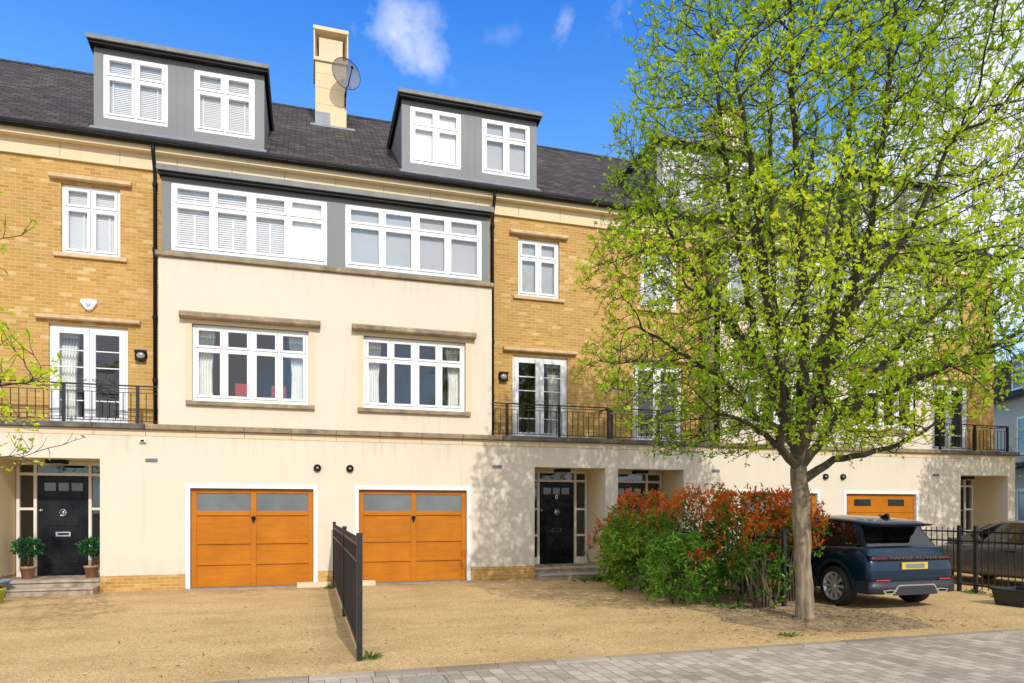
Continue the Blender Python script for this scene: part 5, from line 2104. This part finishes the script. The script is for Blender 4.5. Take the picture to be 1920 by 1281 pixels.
def car(label, cat, loc, p, name):
    T = thing(name, label, cat, loc)
    hw, L = p['hw'], p['L']
    paint = p['paint']
    # body shell: stations along the length, closed rings, mirrored
    st = p['stations']

    def ring(y, w, zb, zt, k):
        cs = [(0.72, zb), (0.93, zb + 0.03), (0.99, zb + 0.12), (1.0, zb + 0.24), (1.0, 0.55 * zb + 0.45 * zt), (0.995, 0.35 * zb + 0.65 * zt), (0.975, 0.15 * zb + 0.85 * zt), (0.93, zt - 0.025), (0.88, zt)]
        return [(hw * w * a, y, z) for a, z in cs]
    V, F_ = [], []
    rs = []
    for k, (y, w, zb, zt) in enumerate(st):
        r = ring(y, w, zb, zt, k)
        rs.append(r)
    n = len(rs[0])
    for k, r in enumerate(rs):
        y = st[k][0]
        for sgn in (-1, 1):
            for (x, yy, z) in r:
                sh = 0.0
                t_ = max(0.0, 1 - y / 0.5)
                if z > 0.72 * p['zt'] and t_ > 0:
                    sh = (z - 0.72 * p['zt']) ** 1.3 * p['rake'] * t_
                if z < 0.42 and t_ > 0:
                    sh = (0.42 - z) * 0.5 * t_
                V.append((sgn * x, yy + sh, z))
    def vid(k, s_, i):
        return k * 2 * n + (n if s_ > 0 else 0) + i
    for k in range(len(rs) - 1):
        for i in range(n - 1):
            F_.append((vid(k, -1, i), vid(k, -1, i + 1), vid(k + 1, -1, i + 1), vid(k + 1, -1, i)))
            F_.append((vid(k, 1, i + 1), vid(k, 1, i), vid(k + 1, 1, i), vid(k + 1, 1, i + 1)))
        F_.append((vid(k, -1, n - 1), vid(k, 1, n - 1), vid(k + 1, 1, n - 1), vid(k + 1, -1, n - 1)))
        F_.append((vid(k, 1, 0), vid(k, -1, 0), vid(k + 1, -1, 0), vid(k + 1, 1, 0)))
    e = len(rs) - 1
    for i in range(n - 1):
        F_.append((vid(0, -1, i + 1), vid(0, -1, i), vid(0, 1, i), vid(0, 1, i + 1)))
        F_.append((vid(e, -1, i), vid(e, -1, i + 1), vid(e, 1, i + 1), vid(e, 1, i)))
    me = bpy.data.meshes.new('body')
    me.from_pydata(V, [], F_)
    me.update()
    me.materials.append(paint)
    me.materials.append(M['cladding'])
    tmp = bpy.data.objects.new('tmp', me)
    COL.objects.link(tmp)
    ss = tmp.modifiers.new('s', 'SUBSURF')
    ss.levels = ss.render_levels = 3
    cutters = []
    for wy in p['wheels']:
        for sgn in (-1, 1):
            cb = MB(0, 1, (0, 0, 0)).mat(M['cladding'])
            xa = sgn * (hw - 0.32) if sgn > 0 else -(hw + 0.2)
            x0c, x1c = (hw - 0.32, hw + 0.2) if sgn > 0 else (-hw - 0.2, -hw + 0.32)
            ra = p['wr'] * 1.17
            cb.lathe((0, wy, p['wr'] + 0.01), [(0, x0c), (ra, x0c), (ra, x1c), (0, x1c)], 'X', 40)
            cu = cb.build('cutter')
            bm = bmesh.new()
            bm.from_mesh(cu.data)
            bmesh.ops.recalc_face_normals(bm, faces=bm.faces)
            bm.to_mesh(cu.data)
            bm.free()
            cutters.append(cu)
            bo = tmp.modifiers.new('b', 'BOOLEAN')
            bo.operation = 'DIFFERENCE'
            bo.solver = 'EXACT'
            bo.object = cu
    dg = bpy.context.evaluated_depsgraph_get()
    me2 = bpy.data.meshes.new_from_object(tmp.evaluated_get(dg))
    bpy.data.objects.remove(tmp)
    for cu in cutters:
        bpy.data.objects.remove(cu)
    me2.name = 'body'
    me2.materials.clear()
    me2.materials.append(paint)
    me2.materials.append(M['cladding'])
    for po in me2.polygons:
        c_ = po.center
        dark = c_.z < p['clad']
        for wy in p['wheels']:
            rr = math.hypot(c_.y - wy, c_.z - p['wr'] - 0.01)
            if rr < p['wr'] * 1.175:
                dark = True
            if rr < p['wr'] * 1.30 and p.get('archtrim'):
                dark = True
        po.material_index = 1 if dark else 0
        po.use_smooth = True
    me2.set_sharp_from_angle(angle=R(38))
    body = bpy.data.objects.new('body', me2)
    COL.objects.link(body)
    body.parent = T
    # greenhouse
    g = p['gh']                                  # list of (y, half width, z) outlines: base then roof
    gl = MB().mat(M['carglass'])
    base, top = g['base'], g['top']
    m_ = len(base)
    for i in range(m_ - 1):
        (ya, wa, za), (yb, wb, zb) = base[i], base[i + 1]
        (yc, wc, zc), (yd_, wd, zd) = top[i], top[i + 1]
        gl.face([(-wb, yb, zb), (-wa, ya, za), (-wc, yc, zc), (-wd, yd_, zd)])
        gl.face([(wa, ya, za), (wb, yb, zb), (wd, yd_, zd), (wc, yc, zc)])
    gl.face([(-base[0][1], base[0][0], base[0][2]), (base[0][1], base[0][0], base[0][2]), (top[0][1], top[0][0], top[0][2]), (-top[0][1], top[0][0], top[0][2])])
    gl.face([(base[-1][1], base[-1][0], base[-1][2]), (-base[-1][1], base[-1][0], base[-1][2]), (-top[-1][1], top[-1][0], top[-1][2]), (top[-1][1], top[-1][0], top[-1][2])])
    gl.build('side_and_rear_glass', T)
    # pillars
    for (f0, f1, mt, t0) in g['pillars']:
        def at(f, tb):
            i = min(int(f), m_ - 2)
            u_ = f - i
            a_, b_ = tb[i], tb[i + 1]
            return [a_[q] + (b_[q] - a_[q]) * u_ for q in range(3)]
        for sgn in (-1, 1):
            pl = MB().mat(mt)
            ya, wa, za = at(f0, base)
            yb, wb, zb = at(f1, base)
            yc, wc, zc = at(f0 + t0, top)
            yd_, wd, zd = at(f1 + t0, top)
            o_ = 0.012
            q = [(sgn * (wa + o_), ya, za), (sgn * (wb + o_), yb, zb), (sgn * (wd + o_), yd_, zd), (sgn * (wc + o_), yc, zc)]
            pl.face(q)
            pl.face([(x - sgn * 0.03, y, z) for x, y, z in reversed(q)])
            for i in range(4):
                j = (i + 1) % 4
                pl.face([q[i], q[j], (q[j][0] - sgn * 0.03, q[j][1], q[j][2]), (q[i][0] - sgn * 0.03, q[i][1], q[i][2])])
            pl.build('pillar', T)
    # roof: lofted, rounded
    rb = p['roof']
    V, F_ = [], []
    cs = [(-1.0, -0.05), (-0.99, 0.0), (-0.9, 0.035), (-0.5, 0.055), (0, 0.062), (0.5, 0.055), (0.9, 0.035), (0.99, 0.0), (1.0, -0.05), (0.5, -0.045), (-0.5, -0.045)]
    for (y, w, z, th) in rb:
        for a, h in cs:
            V.append((a * w, y, z + (h * th if h > 0 else h * th)))
    n = len(cs)
    for k in range(len(rb) - 1):
        for i in range(n):
            j = (i + 1) % n
            F_.append((k * n + i, k * n + j, (k + 1) * n + j, (k + 1) * n + i))
    F_.append(tuple(range(n)))
    F_.append(tuple(reversed(range((len(rb) - 1) * n, len(rb) * n))))
    me = bpy.data.meshes.new('roof')
    me.from_pydata(V, [], F_)
    me.materials.append(p.get('roofmat', paint))
    me.update()
    bm = bmesh.new()
    bm.from_mesh(me)
    bmesh.ops.recalc_face_normals(bm, faces=bm.faces)
    bm.to_mesh(me)
    bm.free()
    for po in me.polygons:
        po.use_smooth = True
    ro = bpy.data.objects.new('roof', me)
    COL.objects.link(ro)
    ro.parent = T
    sm = ro.modifiers.new('s', 'SUBSURF')
    sm.levels = sm.render_levels = 2
    # seats: two rows with head rests, dark
    for sy in g['seats']:
        b = MB().mat(M['cladding'])
        for sx in (-0.36, 0.36):
            b.bbox(sx - 0.24, sx + 0.24, sy, sy + 0.12, p['zt'] - 0.25, p['zt'] + 0.18, 0.03)
            b.bbox(sx - 0.12, sx + 0.12, sy + 0.01, sy + 0.09, p['zt'] + 0.21, p['zt'] + 0.34, 0.02)
        b.build('seat', T)
    for wy in p['wheels']:
        for sgn in (-1, 1):
            wheel(T, sgn * (hw - 0.115), wy, p['wr'], sgn)
    return T, body


suv = dict(hw=0.90, L=4.1, zt=1.02, rake=1.0, paint=M['bluepaint'], wr=0.335, wheels=(0.78, 3.28), clad=0.40, archtrim=True,
           stations=[(0.0, 0.86, 0.36, 1.00), (0.05, 0.95, 0.32, 1.02), (0.30, 0.985, 0.28, 1.02), (0.80, 1.0, 0.25, 1.01), (1.5, 0.985, 0.23, 0.985), (2.4, 0.985, 0.23, 0.965), (3.0, 0.99, 0.24, 0.93), (3.5, 0.985, 0.26, 0.87), (3.9, 0.92, 0.29, 0.80), (4.05, 0.80, 0.32, 0.73), (4.1, 0.72, 0.36, 0.68)],
           gh=dict(base=[(0.25, 0.70, 1.0), (0.42, 0.77, 1.0), (1.3, 0.80, 0.985), (2.2, 0.80, 0.965), (2.95, 0.74, 0.93)],
                   top=[(0.50, 0.585, 1.38), (0.62, 0.60, 1.40), (1.3, 0.625, 1.46), (1.8, 0.615, 1.455), (2.15, 0.58, 1.42)],
                   pillars=[(0.0, 0.12, M['bluepaint'], 0.0), (0.12, 1.16, M['bluepaint'], -0.12) if False else (0.0, 0.9, M['glossblack'], 0.0), (1.95, 2.1, M['glossblack'], 0.0), (3.0, 3.12, M['glossblack'], 0.0)],
                   seats=(1.3, 2.2)),
           roof=[(0.20, 0.40, 1.36, 0.4), (0.235, 0.545, 1.365, 0.8), (0.36, 0.60, 1.382, 1.0), (0.60, 0.63, 1.41, 1.0), (1.0, 0.645, 1.445, 1.0), (1.5, 0.645, 1.465, 1.0), (1.9, 0.625, 1.45, 0.9), (2.2, 0.58, 1.415, 0.7)])
CAR_LOC = (9.33, 8.66, 0)
suv['gh']['pillars'] = [(0.0, 0.35, M['glossblack'], 0.0), (1.95, 2.1, M['glossblack'], 0.0), (3.0, 3.12, M['glossblack'], 0.0)]
T, body = car('dark blue compact SUV parked nose in beside the tree, rear to the road', 'car', CAR_LOC, suv, 'parked_car')

# tailgate details
def curved(mt, xh, yc, z0, z1, depth, bulge=0.06, zin=0.0, n=24, sgn=1, x0=None):
    """strip that follows the rounded plan of the tail"""
    b = MB(0, sgn).mat(mt)
    xs = np.linspace(-xh if x0 is None else x0, xh, n + 1)
    Y = lambda x: yc + bulge * (abs(x) / 0.86) ** 8
    for a, c in zip(xs[:-1], xs[1:]):
        ya, yb_ = Y(a), Y(c)
        b.face([(a, ya, z0), (c, yb_, z0), (c, yb_ - zin, z1), (a, ya - zin, z1)], smooth=True)
        b.face([(a, ya - zin, z1), (c, yb_ - zin, z1), (c, yb_ + depth, z1), (a, ya + depth, z1)])
        b.face([(a, ya + depth, z0), (c, yb_ + depth, z0), (c, yb_, z0), (a, ya, z0)])
    for x, fl in ((xs[0], 0), (xs[-1], 1)):
        q = [(x, Y(x), z0), (x, Y(x) - zin, z1), (x, Y(x) + depth, z1), (x, Y(x) + depth, z0)]
        b.face(q if fl == 0 else q[::-1])
    return b
curved(M['glossblack'], 0.83, 0.022, 0.80, 0.872, 0.1).build('tail_light_strip', T)
for sgn in (-1, 1):
    curved(M['darkred'], 0.82, 0.016, 0.812, 0.845, 0.06, sgn=sgn, x0=0.52, n=10).build('tail_light', T)
    curved(M['redlamp'], 0.76, -0.014, 0.475, 0.497, 0.06, sgn=sgn, x0=0.50, n=10).build('reflector', T)
    b = MB(0, sgn).mat(M['cast'])
    pr = [(0.36, 0.275), (0.62, 0.275), (0.66, 0.33), (0.50, 0.345), (0.40, 0.33)]
    ins = [(0.40, 0.29), (0.60, 0.29), (0.63, 0.32), (0.50, 0.33), (0.42, 0.32)]
    nn_ = len(pr)
    for i in range(nn_):
        j = (i + 1) % nn_
        b.face([(pr[i][0], -0.035, pr[i][1]), (pr[j][0], -0.035, pr[j][1]), (ins[j][0], -0.035, ins[j][1]), (ins[i][0], -0.035, ins[i][1])])
        b.face([(pr[i][0], -0.035, pr[i][1]), (pr[i][0], 0.1, pr[i][1]), (pr[j][0], 0.1, pr[j][1]), (pr[j][0], -0.035, pr[j][1])])
    b.mat(M['glossblack'])
    b.face([(x, -0.02, z) for x, z in ins])
    b.build('exhaust_surround', T)
curved(M['cladding'], 0.875, -0.02, 0.27, 0.47, 0.3, zin=0.012).build('rear_bumper', T)
b = MB().mat(M['cast'])
o_ = [(-0.47, 0.29), (-0.36, 0.415), (0.36, 0.415), (0.47, 0.29)]
i_ = [(-0.44, 0.285), (-0.345, 0.395), (0.345, 0.395), (0.44, 0.285)]
for k in range(3):
    b.face([(o_[k][0], -0.04, o_[k][1]), (i_[k][0], -0.04, i_[k][1]), (i_[k + 1][0], -0.04, i_[k + 1][1]), (o_[k + 1][0], -0.04, o_[k + 1][1])])
    b.face([(o_[k][0], -0.04, o_[k][1]), (o_[k + 1][0], -0.04, o_[k + 1][1]), (o_[k + 1][0], -0.02, o_[k + 1][1]), (o_[k][0], -0.02, o_[k][1])])
b.mat(M['cladding'])
b.prism_y([(-0.44, 0.25), (0.44, 0.25), (0.345, 0.395), (-0.345, 0.395)], -0.036, 0.0)
b.build('skid_plate', T)
b = MB().mat(M['plate'])
b.bbox(-0.26, 0.26, -0.012, 0.05, 0.655, 0.765, 0.004)
b.mat(M['plategrey'])
b.box(-0.19, 0.19, -0.016, -0.011, 0.675, 0.745)
b.build('number_plate', T)
text_mesh('lettering', 'RANGE ROVER', 0.062, (0, 0.02, 0.838), (R(90), 0, 0), M['letter'], T, 0.004, width=0.95)
b = MB().mat(M['black'])
b.prism_x([(0.50, 1.44), (0.72, 1.45), (0.70, 1.47), (0.56, 1.545), (0.53, 1.545)], -0.022, 0.022)
b.build('aerial_fin', T)
b = MB().mat(M['black'])
b.prism_x([(0.13, 1.37), (0.17, 1.345), (0.50, 1.385), (0.50, 1.40), (0.26, 1.38)], -0.53, 0.53)
b.build('spoiler', T)
for sgn in (-1, 1):
    b = MB(0, sgn).mat(M['glossblack'])
    b.bbox(0.93, 1.10, 2.55, 2.70, 0.98, 1.12, 0.03)
    b.box(0.80, 0.94, 2.60, 2.66, 0.98, 1.01)
    b.build('door_mirror', T)

hb = dict(hw=0.86, L=4.1, zt=0.93, rake=0.3, paint=M['greypaint'], wr=0.31, wheels=(0.72, 3.18), clad=0.24, archtrim=False,
          stations=[(0.0, 0.80, 0.36, 0.86), (0.06, 0.92, 0.30, 0.90), (0.35, 0.98, 0.24, 0.93), (0.9, 1.0, 0.2, 0.93), (1.7, 0.99, 0.18, 0.91), (2.5, 0.99, 0.18, 0.88), (3.0, 0.985, 0.2, 0.84), (3.5, 0.96, 0.22, 0.77), (3.9, 0.86, 0.26, 0.67), (4.06, 0.74, 0.30, 0.58), (4.1, 0.64, 0.34, 0.53)],
          gh=dict(base=[(0.20, 0.66, 0.90), (0.45, 0.74, 0.92), (1.3, 0.77, 0.91), (2.2, 0.77, 0.885), (3.15, 0.70, 0.82)],
                  top=[(0.55, 0.52, 1.22), (0.75, 0.55, 1.27), (1.3, 0.575, 1.335), (1.8, 0.57, 1.345), (2.2, 0.53, 1.30)],
                  pillars=[(0.0, 0.8, M['greypaint'], 0.0), (1.95, 2.1, M['glossblack'], 0.0), (3.82, 3.99, M['greypaint'], 0.0)], seats=(1.3, 2.2)),
          roof=[(0.45, 0.53, 1.21, 0.6), (0.75, 0.57, 1.275, 0.9), (1.0, 0.585, 1.31, 1.0), (1.5, 0.59, 1.345, 1.0), (1.9, 0.575, 1.335, 0.9), (2.25, 0.53, 1.295, 0.6)])
T2, _ = car('grey hatchback parked behind the black fence at the right edge', 'car', (14.6, 9.0, 0), hb, 'parked_car')
for sgn in (-1, 1):
    b = MB(0, sgn).mat(M['greypaint'])
    b.bbox(0.88, 1.03, 2.62, 2.74, 0.88, 1.0, 0.03)
    b.box(0.75, 0.89, 2.66, 2.71, 0.88, 0.91)
    b.build('door_mirror', T2)
    b = MB(0, sgn).mat(M['glossblack'])
    b.bbox(0.855, 0.872, 1.35, 1.55, 0.74, 0.765, 0.004)
    b.build('door_handle', T2)
    b = MB(0, sgn).mat(M['redlamp'])
    b.bbox(0.55, 0.78, -0.01, 0.1, 0.68, 0.82, 0.02)
    b.build('tail_light', T2)


# ---------------------------------------------------------------- house beyond the end of the terrace
def far_house():
    L0 = Vector((28.6, 21.5, 0))
    ang = R(24)
    T = thing('far_house', 'white walled house with a dark slate mansard roof seen past the end of the terrace', 'house', L0)
    T.rotation_euler = (0, 0, -ang)           # local +y runs away along the facade, local -x faces us
    T.location = L0

    def B():
        return MB(0, 1, (0, 0, 0))
    b = B().mat(M['render'])
    b.box(0, 9, -14, 16, -0.05, 6.45)
    b.build('rendered_wall', T)
    b = B().mat(M['slate'])
    b.prism_y([(-0.25, 6.45), (9.2, 6.45), (8.2, 8.3), (0.75, 8.3)], -14.1, 16.1)
    b.build('mansard_roof', T)
    b = B().mat(M['black'])
    b.box(-0.38, -0.22, -14.1, 16.1, 6.32, 6.48)
    b.build('gutter', T)
    for y0 in (-5.2, -1.6, 3.0):
        b = B().mat(M['lead'])
        b.box(-0.15, 1.2, y0, y0 + 1.7, 6.5, 8.1)
        d = b.build('dormer', T)
        b = B().mat(M['upvc'])
        for (ya, yb, za, zb) in ((y0 + .1, y0 + 1.6, 6.62, 6.7), (y0 + .1, y0 + 1.6, 7.85, 7.95), (y0 + .1, y0 + .2, 6.7, 7.85), (y0 + 1.5, y0 + 1.6, 6.7, 7.85), (y0 + .8, y0 + .9, 6.7, 7.85), (y0 + .2, y0 + .8, 7.45, 7.52), (y0 + .9, y0 + 1.5, 7.45, 7.52)):
            b.box(-0.20, -0.14, ya, yb, za, zb)
        b.build('window', d)
        b = B().mat(M['frost'])
        b.box(-0.165, -0.152, y0 + .2, y0 + 1.5, 6.7, 7.85)
        b.build('pane', d)
    for y0 in (-5.2, -1.6, 3.0):
        for z0 in (0.9, 3.9):
            b = B().mat(M['upvc'])
            for (ya, yb, za, zb) in ((y0, y0 + 1.5, z0, z0 + .1), (y0, y0 + 1.5, z0 + 1.5, z0 + 1.6), (y0, y0 + .1, z0 + .1, z0 + 1.5), (y0 + 1.4, y0 + 1.5, z0 + .1, z0 + 1.5), (y0 + .7, y0 + .8, z0 + .1, z0 + 1.5)):
                b.box(-0.05, 0.02, ya, yb, za, zb)
            w = b.build('window', T)
            b = B().mat(M['frost'])
            b.box(-0.03, 0.001, y0 + .1, y0 + 1.4, z0 + .1, z0 + 1.5)
            b.build('pane', w)
    b = B().mat(M['black'])
    b.box(-0.9, 0, -4.0, 4.5, 3.35, 3.5)
    b.build('canopy', T)


far_house()
tf = thing('young_tree', 'slender young tree with pale leaves in front of the far white house', 'tree', (23.2, 16.2, 0))
lims2 = [[(0, 0, -0.1), (0, 0, 1.2), (0.02, 0, 2.2), (0.0, 0, 3.4), (0.05, 0, 4.6)],
         [(0.02, 0, 2.0), (-.5, 0, 2.8), (-.9, 0.1, 3.5)], [(0.0, 0, 2.4), (.5, .1, 3.1), (0.9, 0, 3.8)]]


def far_env(n):
    o_ = []
    while len(o_) < n:
        p = np.array([rng.uniform(-1.5, 1.5), rng.uniform(-1.5, 1.5), rng.uniform(1.8, 5.2)])
        if math.hypot(p[0], p[1]) < 1.5 - 0.25 * abs(p[2] - 3.2):
            o_.append(p)
    return np.array(o_)


pos, par = grow_tree((0, 0, 0), lims2, far_env, 220, 0.13, 1.0, 0.3)
tree_meshes('far_tree', tf, pos, par, 0.05, leaf_n=6, leaf_s=0.055, twig_p=0.5)
